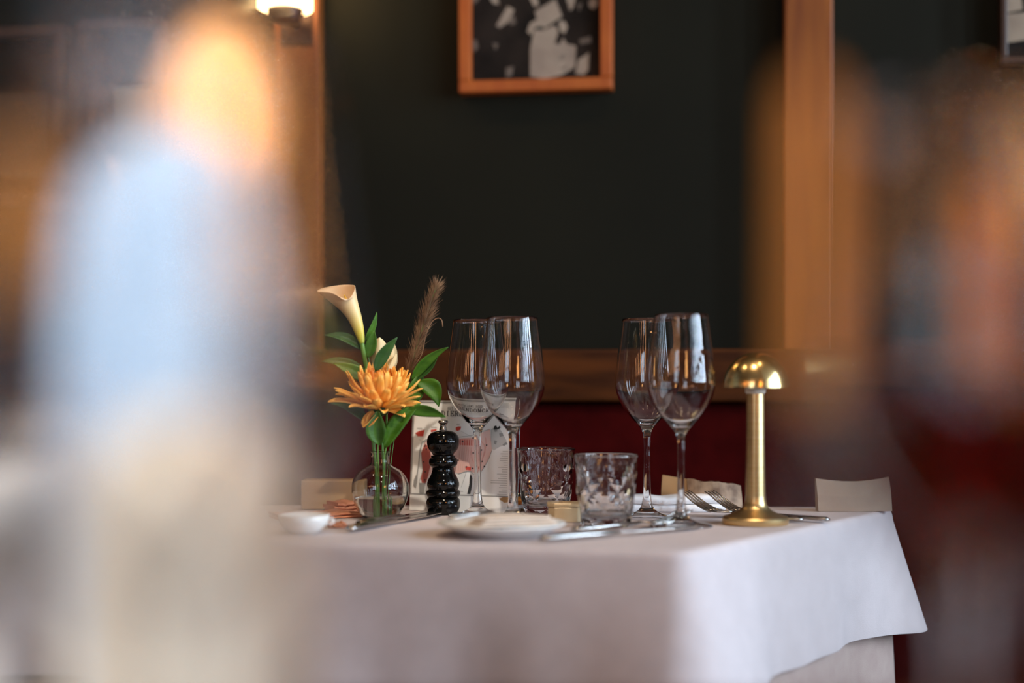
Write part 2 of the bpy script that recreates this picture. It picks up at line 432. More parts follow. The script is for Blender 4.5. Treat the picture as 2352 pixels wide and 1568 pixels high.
for yy, wh in ((.22, 'nearer the viewpoint'), (.46, 'nearer the dining table')):  # unseen glowing tubes added to put gold reflections in the near glass
    e = empty('wall_sconce', (.459, yy, 1.02), 'added glow for gold reflections on the oak partition, '+wh, 'lamp', 'added glows mirrored in the near glass')
    MB().lathe([(0, 0), (.03, 0), (.03, .22), (0, .22)], 60).build('fluted_shade', M.setdefault('sg', glow('warm_fluted_glass', (1.0, 0.50, 0.16), 14.0)), e, auto=.9)
    MB().box((-.0, 0, -.011), (.05, .06, .02)).build('cap', M['dark'], e, smooth=False)
    e.location.x = .428

# row of warm tube pendants behind the viewpoint (seen only as streaks in the glasses)
def tube_pendant(x, y, label):
    e = empty('tube_pendant', (x, y, 1.32), label, 'lamp', 'warm tube pendants mirrored in the glasses')
    MB().lathe([(0, 0), (.016, .003), (.019, .01), (.019, .38), (0, .385)], 20).build('tube_shade', M['tubeglow'], e)
    MB().tube([(0, 0, .385), (0, 0, 1.28)], .002, 6).build('cord', M['dark'], e)
M['tubeglow'] = glow('warm_tube', (1.0, 0.46, 0.20), 15.0)
for x, wh in ((-2.3, 'leftmost of'), (-1.9, 'second from left among'), (-1.5, 'third from left among'), (-1.1, 'third from right among'), (-.7, 'second from right among'), (-.3, 'rightmost of')):
    tube_pendant(x, -.5, 'warm tube pendant lamp, %s the streaks mirrored in the wine glasses' % wh)

# ------------------------------------------------------------------ dining table
C1 = Vector((0.158, 1.307)); C2 = Vector((0.475, 1.765)); C3 = Vector((-0.44, 1.80)); C4 = Vector((-0.60, 1.485))
def rounded(poly, r, n=8, step=.02):
    out = []; m = len(poly)
    for i in range(m):
        p = poly[i]; a = (poly[i-1]-p); b = (poly[(i+1) % m]-p)
        ang = a.angle(b); t = r/math.tan(ang/2); p0 = p+a.normalized()*t; p1 = p+b.normalized()*t
        for k in range(n+1):
            u = k/n; out.append((1-u)**2*p0+2*u*(1-u)*p+u*u*p1)
        nx = poly[(i+1) % m]; bb = (poly[i]-nx); a2 = (poly[(i+2) % m]-nx)
        t2 = r/math.tan(bb.angle(a2)/2); q1 = nx+bb.normalized()*t2
        L = (q1-p1).length; kk = max(1, int(L/step))
        for j in range(1, kk): out.append(p1.lerp(q1, j/kk))
    return out
def cloth(name, poly, z, drop, r, m, fold, phase, label, flare=.12, seedv=0):
    P = rounded(poly, r); n = len(P); cen = sum(P, Vector((0, 0)))/n
    # outward normals
    Nn = []
    for i in range(n):
        t = (P[(i+1) % n]-P[i-1]).normalized(); nn = Vector((t.y, -t.x))
        if nn.dot(P[i]-cen) < 0: nn = -nn
        Nn.append(nn)
    Ls = [0]
    for i in range(n): Ls.append(Ls[-1]+(P[(i+1) % n]-P[i]).length)
    corners = [Vector(c) for c in poly]
    rows = []
    ins = [.0, .25, .5, .75, .93]
    V = []; Fc = []
    for s_ in (0.02, .3, .6, .85, .97):
        rows.append([Vector((*(cen+(p-cen)*s_), z)) for p in P])
    prof = [(0, 0), (.003, .0006), (.0058, .0028), (.0075, .007), (.0085, .014)]
    for o, dz in prof:
        rows.append([Vector((*(P[i]+Nn[i]*o), z-dz)) for i in range(n)])
    K = 14
    for k in range(1, K+1):
        u = k/K; dz = .014+(drop-.014)*u
        row = []
        for i in range(n):
            s_ = Ls[i]; cd = min((P[i]-c).length for c in corners)
            w = math.exp(-(cd/.09)**2)
            wav = math.sin(s_*fold+phase)*.55+math.sin(s_*fold*2.3+1.7*phase)*.3+math.sin(s_*fold*.47+.6)*.5
            o = .0085+u*drop*(flare*.35+flare*.65*w)+wav*.010*u**1.3*(1-w*.7)*(drop/.2)**.5
            o = max(o, .006)
            row.append(Vector((*(P[i]+Nn[i]*o), z-dz-.008*w*u)))
        rows.append(row)
    # thickness: hem turned under
    rows.append([Vector((v.x, v.y, v.z-.0006))*1 for v in rows[-1]])
    V = [v for r_ in rows for v in r_]; m_ = len(rows)
    Fc = [tuple(range(n))]
    for a in range(m_-1):
        for i in range(n):
            Fc.append((a*n+i, a*n+(i+1) % n, (a+1)*n+(i+1) % n, (a+1)*n+i))
    o = link_mesh(name, V, Fc, m)
    s2 = o.modifiers.new('thickness', 'SOLIDIFY'); s2.thickness = .0008; s2.offset = -1
    return o
poly = [C1, C2, C3, C4]
cen = sum(poly, Vector((0, 0)))/4
def inset(s_): return [cen+(p-cen)*s_ for p in poly]
oc = cloth('tablecloth', poly, TZ, .138, .022, M['cloth'], 26, .4, '', flare=.28)
tag(oc, 'white linen top cloth over the dining table, daylit on its right side', 'tablecloth')
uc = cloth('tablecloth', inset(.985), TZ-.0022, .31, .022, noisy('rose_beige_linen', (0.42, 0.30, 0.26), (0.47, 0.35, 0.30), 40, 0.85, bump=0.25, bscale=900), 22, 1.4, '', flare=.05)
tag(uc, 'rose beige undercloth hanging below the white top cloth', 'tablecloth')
tb = empty('dining_table', (cen.x, cen.y, 0), 'cloth covered dining table set for dinner before the banquette', 'table')
MB().prism([(p.x-cen.x, p.y-cen.y) for p in inset(.975)], (0, 0, .722), (1, 0, 0), (0, 1, 0), (0, 0, 1), .0245).build('table_top', M['rail'], tb, smooth=False, bevel=.003)
MB().lathe([(0, .03), (.05, .03), (.04, .08), (.035, .68), (.09, .72), (0, .72)], 32).build('pedestal', M['dark'], tb, auto=.5)
MB().lathe([(0, 0), (.15, 0), (.15, .012), (.06, .03), (0, .03)], 48).build('foot', M['dark'], tb, auto=.5)

# near table (below the frame), carrying the out of focus things
nt_poly = [Vector((-.52, .10)), Vector((.50, .10)), Vector((.50, .70)), Vector((-.52, .70))]
nb = empty('dining_table', (0, .40, 0), 'nearest dining table carrying the out of focus glasses', 'table')
MB().box((0, 0, .73625), (1.0, .60, .027)).build('table_top', M['rail'], nb, smooth=False, bevel=.003)
MB().lathe([(0, .03), (.05, .03), (.04, .08), (.035, .68), (.09, .722), (0, .722)], 32).build('pedestal', M['dark'], nb, auto=.5)
MB().lathe([(0, 0), (.2, 0), (.2, .012), (.06, .03), (0, .03)], 48).build('foot', M['dark'], nb, auto=.5)

# ------------------------------------------------------------------ wine glasses
T0 = TZ+.0004
outer = [(0, 0), (.034, 0), (.0342, .0009), (.030, .0022), (.018, .0045), (.0085, .010), (.0052, .020), (.0042, .034), (.0037, .055), (.0036, .075), (.0039, .090),
         (.0048, .0965), (.0075, .1025), (.0128, .1085), (.0200, .1165), (.0272, .1260), (.0332, .1375), (.0361, .148), (.0366, .157), (.0358, .168), (.0338, .186), (.0310, .206), (.0284, .2270)]
op = spline(outer[2:], 5)
inner = [(.0276, .2272), (.0302, .206), (.0330, .186), (.0350, .168), (.0357, .157), (.0351, .148), (.0321, .1382), (.0260, .1270), (.0186, .1180), (.0110, .1117), (.005, .1090), (0, .1085)]
ip = spline(inner, 4)
wine_prof = outer[:2]+op+[(.02805, .2276)]+ip
def wine_glass(loc, label, group):
    e = empty('wine_glass', loc, label, 'wine glass', group)
    if 'wg' not in M:
        o = MB().lathe(wine_prof, 72).build('bowl_and_stem', M['glass'], e)
        M['wg'] = o.data
    else:
        o = bpy.data.objects.new('bowl_and_stem', M['wg']); C.objects.link(o); o.parent = e
    return e
def base(px, d): return Vector(((px-1176)/F*d, d, T0))
GA = base(1097, 1.655); GB = base(1177, 1.595); GC = base(1486, 1.630); GD = base(1564, 1.530)
wine_glass(GA, 'clear wine glass standing before the menu card beside the pepper mill', 'clear wine glasses')
wine_glass(GB, 'clear wine glass overlapping the right edge of the menu card', 'clear wine glasses')
wine_glass(GC, 'clear wine glass just behind the white-streaked one beside the front tumbler', 'clear wine glasses')
wine_glass(GD, 'clear wine glass with bright window streaks, nearest the brass lamp', 'clear wine glasses')
# out of focus ones on the near table
GE = base(415, .42); GF = base(368, .32); GG = base(2200, .400)
wine_glass(GF, 'large clear out of focus wine glass before the folded napkins', 'out of focus wine glasses')
wine_glass(GG, 'large out of focus glass with added red wine beside the added gold candles', 'out of focus wine glasses')

# red wine added to darken a bright refracted patch in the near right glass
wl = [(r-.00006, z) for r, z in ip if z < .151]
wl = [(wl[0][0], .1505)]+wl[:-1]+[(0, wl[-1][1]+.0002)]
wn = MB().lathe([(0, .1505)]+wl, 64).build('added_wine', glassy('added_wine', (.22, .006, .012), 1.34)); wn.location = GG
tag(wn, 'added red wine darkening the out of focus glass at the right', 'wine')
# tall napkin added for the blue daylight glow at the left
nk = MB().lathe(spline([(.030, 0), (.036, .03), (.042, .08), (.045, .13), (.0445, .17), (.041, .205), (.034, .225), (.022, .236), (.009, .242), (0, .243)], 3), 108,
                rf=lambda an, z: 1-.08*abs(math.sin(an*3.5+.4))-.04*math.sin(an*2+1))
nko = nk.build('folded_napkin', M['daylightnap']); nko.location = base(395, .503)
tag(nko, 'tall folded napkin with blue daylight in its colour, out of focus below the amber glow', 'napkin')
# cream napkin folded into a standing hat behind the glass
cn = MB().lathe(spline([(.026, 0), (.031, .02), (.034, .05), (.0355, .08), (.035, .105), (.030, .125), (.018, .138), (.008, .142), (0, .143)], 3), 96, rf=lambda an, z: 1-.09*abs(math.sin(an*3.5))-.03*math.sin(an*2)).build('folded_napkin', M['creamnap'])
cn.location = base(430, .42); tag(cn, 'cream napkin folded into a standing hat, out of focus before the taller daylight blue one', 'napkin')
# glowing egg added behind it, imitating the blurred refraction of the sconce
al = empty('table_lamp', base(512, .60), 'added glowing amber egg imitating the refracted sconce, far out of focus above the napkin', 'lamp')
hz = .266
MB().lathe([(0, 0), (.036, 0), (.036, .008), (.012, .014), (.006, .03), (0.005, .24), (.012, .2505), (0, .2505)], 40).build('stand', M['beige'], al, auto=.6)
egg = [(0.027*math.sin(PI*k/24)*(1+.12*math.cos(PI*k/24)), hz-.040*math.cos(PI*k/24)) for k in range(25)]
egg[0] = (0, egg[0][1]); egg[-1] = (0, egg[-1][1])
MB().lathe(egg, 48).build('amber_glow', glow('refracted_sconce_glow', (1.0, 0.46, 0.14), .95), al)

# pedestal bowl
pb = empty('pedestal_bowl', Vector((-.222, .60, T0)), 'out of focus white pedestal bowl cut off by the left edge', 'bowl')
MB().lathe([(0, 0), (.036, 0), (.036, .004), (.012, .012), (.008, .03), (.010, .070), (0, .070)], 48).build('foot', M['porcelain'], pb, auto=.7)
MB().lathe([(0, .0702), (.014, .0705), (.040, .082), (.056, .100), (.058, .116), (.0555, .116), (.052, .102), (.036, .087), (0, .078)], 64).build('bowl', M['porcelain'], pb)

# ------------------------------------------------------------------ menu card
cl = onz(940, 1172.0, TZ); cr = onz(1178, 1180.0, TZ)
U = (cr-cl); cw = U.length; U = U/cw; Nc = Vector((U.y, -U.x, 0)).normalized()   # towards the camera
if Nc.y > 0: Nc = -Nc
LEAN = math.radians(5)
Vc = (Vector((0, 0, 1))*math.cos(LEAN)-Nc*math.sin(LEAN)).normalized()
Nf = U.cross(Vc).normalized()
if Nf.y > 0: Nf = -Nf
chh = .1330
mc = empty('menu_card', (cl+cr)/2+Vector((0, 0, .0006)), 'white butcher menu card printed with a red cow diagram, standing behind the pepper mill', 'menu')
co = -U*cw/2
board = MB().prism([(0, 0), (cw, 0), (cw, chh), (0, chh)], co, U, Vc, -Nf, .0015).build('card', M['card'], mc, smooth=False)
MB().prism([(0, 0), (cw, 0), (cw, .006), (0, .006)], co-Nf*.0016, U, (0, 0, 1), -Nc, .05).build('stand_foot', M['acryl'], mc, smooth=False)
def cuv(px, py):
    u = (px-940)/243*cw; v = chh-(py-918)/262*chh
    return (min(max(u, .0004), cw-.0004), min(max(v, .0004), chh-.0004))
LAY = [0]
def printp(name, polys, mm, lay, par=board):
    mb = MB()
    for p in polys:
        mb.prism([cuv(*a) for a in p], co+Nf*(.0002+.00012*lay), U, Vc, Nf, .00008)
    o = mb.build(name, M[mm], mc, smooth=False)
    if name in ('number_dots', 'cow_outline', 'leader_line', 'captions', 'list_of_cuts', 'small_print', 'cow_ribs', 'cow_shoulder'): o['kind'] = 'stuff'
    return o
def stroke(pts, w):
    out = []
    for (x0, y0), (x1, y1) in zip(pts[:-1], pts[1:]):
        dx, dy = x1-x0, y1-y0; L = math.hypot(dx, dy) or 1; nx, ny = -dy/L*w/2, dx/L*w/2
        out.append([(x0+nx, y0+ny), (x1+nx, y1+ny), (x1-nx, y1-ny), (x0-nx, y0-ny)])
    return out
def z8(x, y): return (940+x/4.9, 880+y/4.9)
def zz(L): return [z8(*p) for p in L]
# border
printp('printed_border', [[(940, 919.5), (1183, 919.5), (1183, 923.5), (940, 923.5)]], 'inkgrey', 1)
printp('printed_border', [[(940.5, 919.5), (944, 919.5), (944, 1143), (940.5, 1143)]], 'inkgrey', 2)
printp('ground_line', [[(941, 1140), (1172, 1140), (1172, 1142.5), (941, 1142.5)]], 'inkgrey', 1)
# cow
body = zz([(150, 680), (210, 625), (330, 630), (560, 625), (700, 612), (800, 560), (905, 515), (915, 600), (935, 760), (900, 860), (840, 980), (795, 1030), (720, 1010), (640, 1005), (560, 1035), (500, 1010), (330, 1000), (230, 1050), (180, 1150), (140, 1150), (120, 1100), (140, 1000), (118, 800)])
printp('cow_body', [body], 'pale', 1)
printp('cow_loin', [zz([(560, 632), (725, 620), (722, 710), (565, 700)])], 'pink', 2)
printp('cow_ribs', sum([stroke(zz([(570+26*i, 640), (572+26*i, 705)]), 1.8) for i in range(6)], []), 'red', 3)
printp('cow_ribs', sum([stroke(zz([(575+26*i, 715), (568+24*i, 850), (560+22*i, 1000)]), .9) for i in range(6)], []), 'pink', 4)
printp('cow_shoulder', sum([stroke(zz(L), 2.0) for L in ([(800, 640), (850, 700), (860, 780), (800, 960)], [(705, 760), (710, 850), (730, 900)], [(860, 610), (870, 700), (830, 860)], [(800, 700), (820, 800), (790, 900)])], []), 'pink', 3)
printp('cow_flank', [zz([(640, 960), (660, 945), (705, 955), (700, 992), (645, 985)])], 'red', 5)
printp('cow_hind_leg', [zz([(118, 800), (160, 700), (215, 720), (240, 900), (210, 1060), (185, 1150), (140, 1150), (125, 1100), (145, 1000)])], 'darkred', 2)
printp('cow_outline', sum([stroke(zz(L), .9) for L in ([(150, 680), (210, 625), (560, 610), (700, 590), (760, 560), (905, 515)], [(560, 1035), (640, 1005), (700, 1000), (740, 1040)], [(118, 800), (145, 1000), (110, 1140), (120, 1270)], [(935, 760), (900, 870), (795, 1050)])], []), 'inkgrey', 6)
printp('cow_head', [zz([(915, 520), (960, 490), (1010, 500), (1050, 560), (1095, 640), (1105, 690), (1060, 700), (1010, 720), (960, 755), (930, 740)])], 'inklight', 1)
printp('cow_face', [zz([(950, 510), (985, 505), (990, 540), (960, 545)]), zz([(1010, 560), (1050, 555), (1060, 590), (1020, 600)]), zz([(960, 640), (990, 650), (980, 690), (955, 680)]), zz([(1050, 690), (1090, 660), (1110, 675), (1070, 705)])], 'inkgrey', 2)
printp('cow_horns', [zz([(945, 520), (950, 480), (975, 470), (990, 500), (1010, 475), (1030, 490), (1000, 515)])], 'ink', 3)
printp('cow_tail', stroke(zz([(180, 640), (125, 680), (105, 780), (95, 950), (80, 1060)]), 2.4)+[zz([(90, 1030), (85, 1150), (70, 1220), (40, 1180), (45, 1120), (70, 1060)])], 'inkgrey', 7)
printp('cow_front_leg', [zz([(700, 1030), (722, 1080), (718, 1180), (705, 1265), (668, 1265), (690, 1150), (690, 1080)])], 'ink', 2)
printp('cow_back_leg', [zz([(110, 1150), (180, 1150), (170, 1270), (115, 1270)])], 'inkgrey', 3)
printp('cut_of_meat', [zz([(40, 570), (85, 545), (150, 530), (135, 605), (70, 605)])], 'red', 1)
printp('cut_of_meat', [zz([(220, 530), (290, 520), (285, 550), (225, 558)])], 'red', 1)
printp('cut_of_meat', [zz([(510, 500), (540, 485), (575, 488), (565, 525), (535, 540), (512, 530)])], 'red', 1)
printp('leader_line', sum([stroke(zz(L), .5) for L in ([(575, 540), (720, 615)], [(655, 1005), (600, 1190)], [(90, 640), (170, 700)])], []), 'inkgrey', 8)
printp('number_dots', [[(940+x/4.9+2.0*math.cos(a*PI/4), 880+y/4.9+2.0*math.sin(a*PI/4)) for a in range(8)] for x, y in
       ((718, 618), (598, 660), (875, 698), (818, 755), (725, 790), (830, 885), (553, 878), (857, 943), (650, 952), (725, 968), (155, 905), (175, 1020), (160, 720), (180, 755), (175, 1115))], 'ink', 7)
# list of the cuts, too small to read
rr = random.Random(3)
bars = []
for i in range(20):
    y = 1036+i*5.25; wdt = rr.uniform(9, 24) if i not in (13, 14) else 38
    bars.append([(1168-wdt, y), (1168, y), (1168, y+1.7), (1168-wdt, y+1.7)])
printp('list_of_cuts', bars, 'inklight', 1)
printp('small_print', [[(1128, 930+3*i), (1166, 930+3*i), (1166, 931+3*i), (1128, 931+3*i)] for i in range(6)], 'inklight', 1)
printp('captions', [zz([(58, 508), (120, 508), (120, 520), (58, 520)]), zz([(222, 494), (292, 494), (292, 507), (222, 507)]), zz([(520, 455), (555, 455), (555, 468), (520, 468)]), zz([(345, 405), (395, 405), (395, 415), (345, 415)]), zz([(580, 1230), (620, 1230), (620, 1240), (580, 1240)])], 'inklight', 1)
printp('stain', [zz([(1030, 1310), (1080, 1285), (1140, 1290), (1145, 1345), (1090, 1350)])], 'beigeink' if 'beigeink' in M else 'tan', 1)
# lettering with slab serifs; strokes on a 10 x 14 grid
G = {'D': [[(2, 0), (2, 14)], [(0, .6), (5, .6), (8.4, 3), (9, 7), (8.4, 11), (5, 13.4), (0, 13.4)]],
     'I': [[(5, 0), (5, 14)], [(2.5, .5), (7.5, .5)], [(2.5, 13.5), (7.5, 13.5)]],
     'E': [[(2, 0), (2, 14)], [(0, .6), (8.5, .6), (8.5, 3.5)], [(0, 13.4), (8.8, 13.4), (8.8, 10)], [(2, 7), (6.5, 7)], [(6.5, 5), (6.5, 9)]],
     'R': [[(2, 0), (2, 14)], [(0, .6), (6, .6), (8, 3.8), (6, 7), (2, 7)], [(5, 7), (8, 13.5), (10, 13.5)], [(0, 13.5), (4, 13.5)]],
     'N': [[(2, 0), (2, 14)], [(2, .5), (8, 13.5)], [(8, 0), (8, 14)], [(0, .5), (3, .5)], [(6.5, .5), (9.8, .5)], [(0, 13.5), (4, 13.5)]],
     'O': [[(5, .5), (8, 2.5), (9, 7), (8, 11.5), (5, 13.5), (2, 11.5), (1, 7), (2, 2.5), (5, .5)]],
     'C': [[(8.8, 4), (8, 1.6), (5, .5), (2, 2.5), (1, 7), (2, 11.5), (5, 13.5), (8, 12.4), (9, 10)]],
     'K': [[(2, 0), (2, 14)], [(8.5, .6), (2.5, 7.5)], [(4, 6), (8.5, 13.5)], [(0, .5), (4, .5)], [(0, 13.5), (4, 13.5)], [(6.5, .5), (10, .5)], [(6.5, 13.5), (10, 13.5)]],
     'H': [[(2, 0), (2, 14)], [(8, 0), (8, 14)], [(2, 7), (8, 7)], [(.5, .5), (3.5, .5)], [(6.5, .5), (9.5, .5)], [(.5, 13.5), (3.5, 13.5)], [(6.5, 13.5), (9.5, 13.5)]],
     'T': [[(5, 0), (5, 14)], [(.5, 3), (.5, .5), (9.5, .5), (9.5, 3)], [(3, 13.5), (7, 13.5)]],
     'W': [[(0.5, .5), (3, 13.5), (5, 3), (7, 13.5), (9.5, .5)]], 'V': [[(.5, .5), (5, 13.5), (9.5, .5)]],
     'S': [[(8.5, 3), (6.5, .7), (3, .7), (1.3, 3.5), (3, 6.3), (7, 7.7), (8.7, 10.5), (7, 13.3), (3.3, 13.3), (1.2, 11)]],
     'L': [[(2, 0), (2, 14)], [(.5, .5), (4, .5)], [(0.5, 13.4), (9, 13.4), (9, 10.5)]],
     'A': [[(.8, 13.5), (5, .5), (9.2, 13.5)], [(2.5, 9), (7.5, 9)]],
     'M': [[(1, 13.5), (1.5, .5), (5, 10), (8.5, .5), (9, 13.5)]], ' ': []}
def write(txt, x, y, h, adv, wch, name, mm, w1):
    ps = []
    for c in txt:
        for st in G[c]:
            pts = [(x+a/10*wch, y+b/14*h) for a, b in st]
            for (p0, p1) in zip(pts[:-1], pts[1:]):
                vert = abs(p1[1]-p0[1]) > abs(p1[0]-p0[0])
                ps += stroke([p0, p1], w1 if vert else w1*.6)
        x += adv
    printp(name, ps, mm, 3)
write('HET WESTVLAAMS ROOD', 1024, 932.5, 7.5, 4.4, 3.5, 'printed_heading', 'ink', .75)
write('DIERENDONCK', 1009, 942.5, 12.5, 10.7, 9.3, 'printed_title', 'ink', 1.9)
# acrylic upright at the right edge
MB().prism([(cw+.0004, 0), (cw+.0045, 0), (cw+.0045, chh*.99), (cw+.0004, chh*.99)], co+Nf*.002, U, Vc, -Nf, .006).build('acrylic_edge', M['acryl'], mc, smooth=False)

# ------------------------------------------------------------------ pepper mill
pm_loc = base(1018, 1.672)
pm = empty('pepper_mill', pm_loc, 'glossy black turned wooden pepper mill with a chrome knob', 'pepper mill')
k_ = 1.672/F; y0_ = 1180
def PR(L): return [(r*k_, (y0_-y)*k_) for y, r in L]
bodyp = PR([(1180, 0), (1180, 25), (1177, 30), (1172, 35), (1163, 38.5), (1152, 39), (1145, 37), (1141, 33)])
ring = PR([(1141, 33), (1139, 37), (1133, 39.2), (1127, 38.5), (1123, 34)])
mid = PR([(1123, 34), (1118, 36), (1110, 37), (1100, 34.5), (1090, 29), (1080, 25.5), (1073, 25)])
bp_ = spline(bodyp[1:], 4)[:-1]+spline(ring, 4)[:-1]+spline(mid, 4)
MB().lathe([(0, 0)]+bp_+[(0, bp_[-1][1])], 64).build('body', M['black'], pm, auto=.9)
rg = PR([(1072.6, 25), (1070, 29), (1065, 32.5), (1058, 33), (1052, 31), (1050, 28), (1047, 28), (1045, 27)])
rg = spline(rg, 3); MB().lathe([(0, rg[0][1])]+rg+[(0, rg[-1][1])], 64).build('collar', M['black'], pm, auto=.9)
hd = spline(PR([(1044.6, 24), (1040, 26), (1033, 32), (1023, 36.5), (1012, 37.5), (1001, 34.5), (993, 27.5), (989, 18), (988, 9)]), 4)
MB().lathe([(0, hd[0][1])]+hd+[(0, hd[-1][1])], 64).build('head', M['black'], pm)
kb = spline(PR([(987.6, 9.5), (983, 8.5), (978, 7), (973, 9), (970, 11.5), (967, 11.5), (965, 10)]), 3)
MB().lathe([(0, kb[0][1])]+kb+[(0, kb[-1][1])], 40).build('knob', M['steel'], pm)['label'] = 'chrome knob'

# ------------------------------------------------------------------ vase with water
VD = 1.615; vk = VD/F
vl = base(873, VD)
va = empty('bud_vase', vl, 'small round clear glass bud vase half full of water', 'vase')
def VP(L): return [(r*vk, (1192-y)*vk) for y, r in L]
vo = spline(VP([(1192, 30), (1189, 37), (1178, 48), (1160, 58), (1140, 64.5), (1118, 66), (1098, 60), (1082, 47), (1073, 33), (1067, 24), (1060, 22), (1048, 21.5), (1040, 22), (1037, 25)]), 4)
vi = spline(VP([(1036, 22.5), (1048, 18.5), (1060, 19), (1067, 21), (1074, 31), (1083, 44.5), (1099, 57), (1118, 62.5), (1140, 61), (1160, 54.5), (1177, 45), (1186, 33), (1187, 0)]), 4)
MB().lathe([(0, 0)]+vo+vi, 64).build('glass_body', M['vaseglass'], va)
wi = [(r-.00004, z) for r, z in vi if z < (1192-1140)*vk]
wi = [(wi[0][0], (1192-1140)*vk)]+wi[1:-1]+[(0, vi[-1][1]+.0002)]
wi = [(max(r, 0), z+.0001 if i else z) for i, (r, z) in enumerate(wi)]
MB().lathe([(0, (1192-1140)*vk)]+wi, 64).build('water', M['water'], va)

# ------------------------------------------------------------------ flowers
def P3(px, py, dd=0.0): return at(px, py, VD+dd)
def local(mb, o):
    for v in mb.v: v -= o
    return mb
def leaf_mesh(b, t, w, bend=(0, 0), roll=0.0, curl=.18, tipdd=0.0, basedd=0.0, nseg=12, pet=False):
    """leaf from pixel b to pixel t, w pixels wide, midrib bowed by bend (px); real depth from tipdd, roll and curl"""
    mb = MB(); rows = []
    B = P3(*b, basedd); T = P3(*t, tipdd); mid = (B+T)/2+Vector((bend[0]*vk, 0, -bend[1]*vk))
    ax = (T-B).normalized(); side = ax.cross(Vector((0, -1, 0))).normalized()
    side = Matrix.Rotation(roll, 3, ax) @ side; nrm = side.cross(ax).normalized()
    for i in range(nseg+1):
        u = i/nseg; p = (1-u)**2*B+2*u*(1-u)*(2*mid-(B+T)/2)+u*u*T
        if pet: ww = math.sin(PI*min(1, u*.93+.07))**.7
        else: ww = (math.sin(PI*u**.8))**.85 if 0 < u < 1 else 0
        ww = max(ww, .04)*w*vk/2
        for j in range(-3, 4):
            s_ = j/3; rows.append(p+side*ww*s_+nrm*(abs(s_)**1.1*ww*curl*2+.25*ww*math.sin(u*7)*s_*curl))
    f = [(i*7+j, i*7+j+1, (i+1)*7+j+1, (i+1)*7+j) for i in range(nseg) for j in range(6)]
    return mb.add(rows, f)
def solid(o, t=.0004):
    s_ = o.modifiers.new('thickness', 'SOLIDIFY'); s_.thickness = t; s_.offset = 0; return o
def spray(name, label, stempts, leaves, mm='leaf', rad=1.4, anchor=None):
    st = [P3(*p) for p in spline(stempts, 6)]
    e = empty(name, st[0], label, 'foliage')
    local(MB().tube(st, rad*vk, 8), e.location).build('stem', M['stem'], e)
    for (b, t, w, kw, lm) in leaves:
        solid(local(leaf_mesh(b, t, w, **kw), e.location).build('leaf', M[lm], e))
    return e
# calla lily
cs = [(868, 1182, .0), (866, 1120, .0), (862, 1060, .0), (856, 1000, .004), (848, 900, .012), (842, 850, .008), (836, 815, .002), (831, 786, 0)]
cst = [P3(*p) for p in spline(cs, 6)]
ce = empty('calla_lily', cst[0], 'tall cream calla lily with a yellow green throat, rising above the vase', 'flower')
n_ = len(cst); local(MB().tube(cst, [(3.2+2.6*i/n_)*vk for i in range(n_)], 12), ce.location).build('stem', M['stem'], ce)
rings = [((831, 788), (5.6, 5.6), (1, 0)), ((829, 776), (8.0, 7.5), (1, .15)), ((824, 756), (11.5, 10.5), (1, .28)), ((816, 732), (15, 14), (1, .42)), ((806, 710), (19.5, 18), (1, .5)), ((795, 692), (26, 23), (1, .42))]
nn = 48; keys = []
for (c, (ra, rb), (ux, uy)) in rings:
    L_ = math.hypot(ux, uy); u_ = (ux/L_, -uy/L_)
    row = []
    for k in range(nn):
        a = 2*PI*k/nn; ca, sa = math.cos(a), math.sin(a)
        row.append(P3(c[0]+u_[0]*ra*ca, c[1]+u_[1]*ra*ca, sa*rb*vk))
    keys.append(row)
row = []
for k in range(nn):
    a = 2*PI*k/nn; ca, sa = math.cos(a), math.sin(a)   # ca>0 right, sa<0 towards camera
    x = 772.5+43*ca
    if sa < 0: y = 670-12*((1+ca)/2)**8+24*math.exp(-((ca-.62)/.55)**2)*(-sa)**.6
    else: y = 669-11*((1+ca)/2)-8*sa**.8
    row.append(P3(x, y, sa*30*vk-.004*(1 if sa < 0 else 0)*(-sa)))
keys.append(row)
vs = []; ton = []
NT = 5
sp = [spline([tuple(keys[i][k]) for i in range(len(keys))], NT) for k in range(nn)]
m_ = len(sp[0]); V = []; tones = []
for i in range(m_):
    for k in range(nn):
        V.append(Vector(sp[k][i])-ce.location); tones.append(i/(m_-1))
Fq = [(i*nn+k, i*nn+(k+1) % nn, (i+1)*nn+(k+1) % nn, (i+1)*nn+k) for i in range(m_-1) for k in range(nn)]
me = bpy.data.meshes.new('spathe'); me.from_pydata([tuple(v) for v in V], [], Fq)
me.polygons.foreach_set('use_smooth', [True]*len(me.polygons)); at_ = me.attributes.new('tone', 'FLOAT', 'POINT')
at_.data.foreach_set('value', tones); me.materials.append(M['calla'])
so = bpy.data.objects.new('spathe', me); C.objects.link(so); so.parent = ce; solid(so, .0007)
sd = [P3(*p) for p in ((826, 765, 0), (812, 722, 0), (797, 690, 0), (790, 676, 0))]
local(MB().tube(sd, [2*vk, 3*vk, 3*vk, 1.2*vk], 10), ce.location).build('spadix', mat('yellow_spadix', (.8, .5, .05), .7), ce)

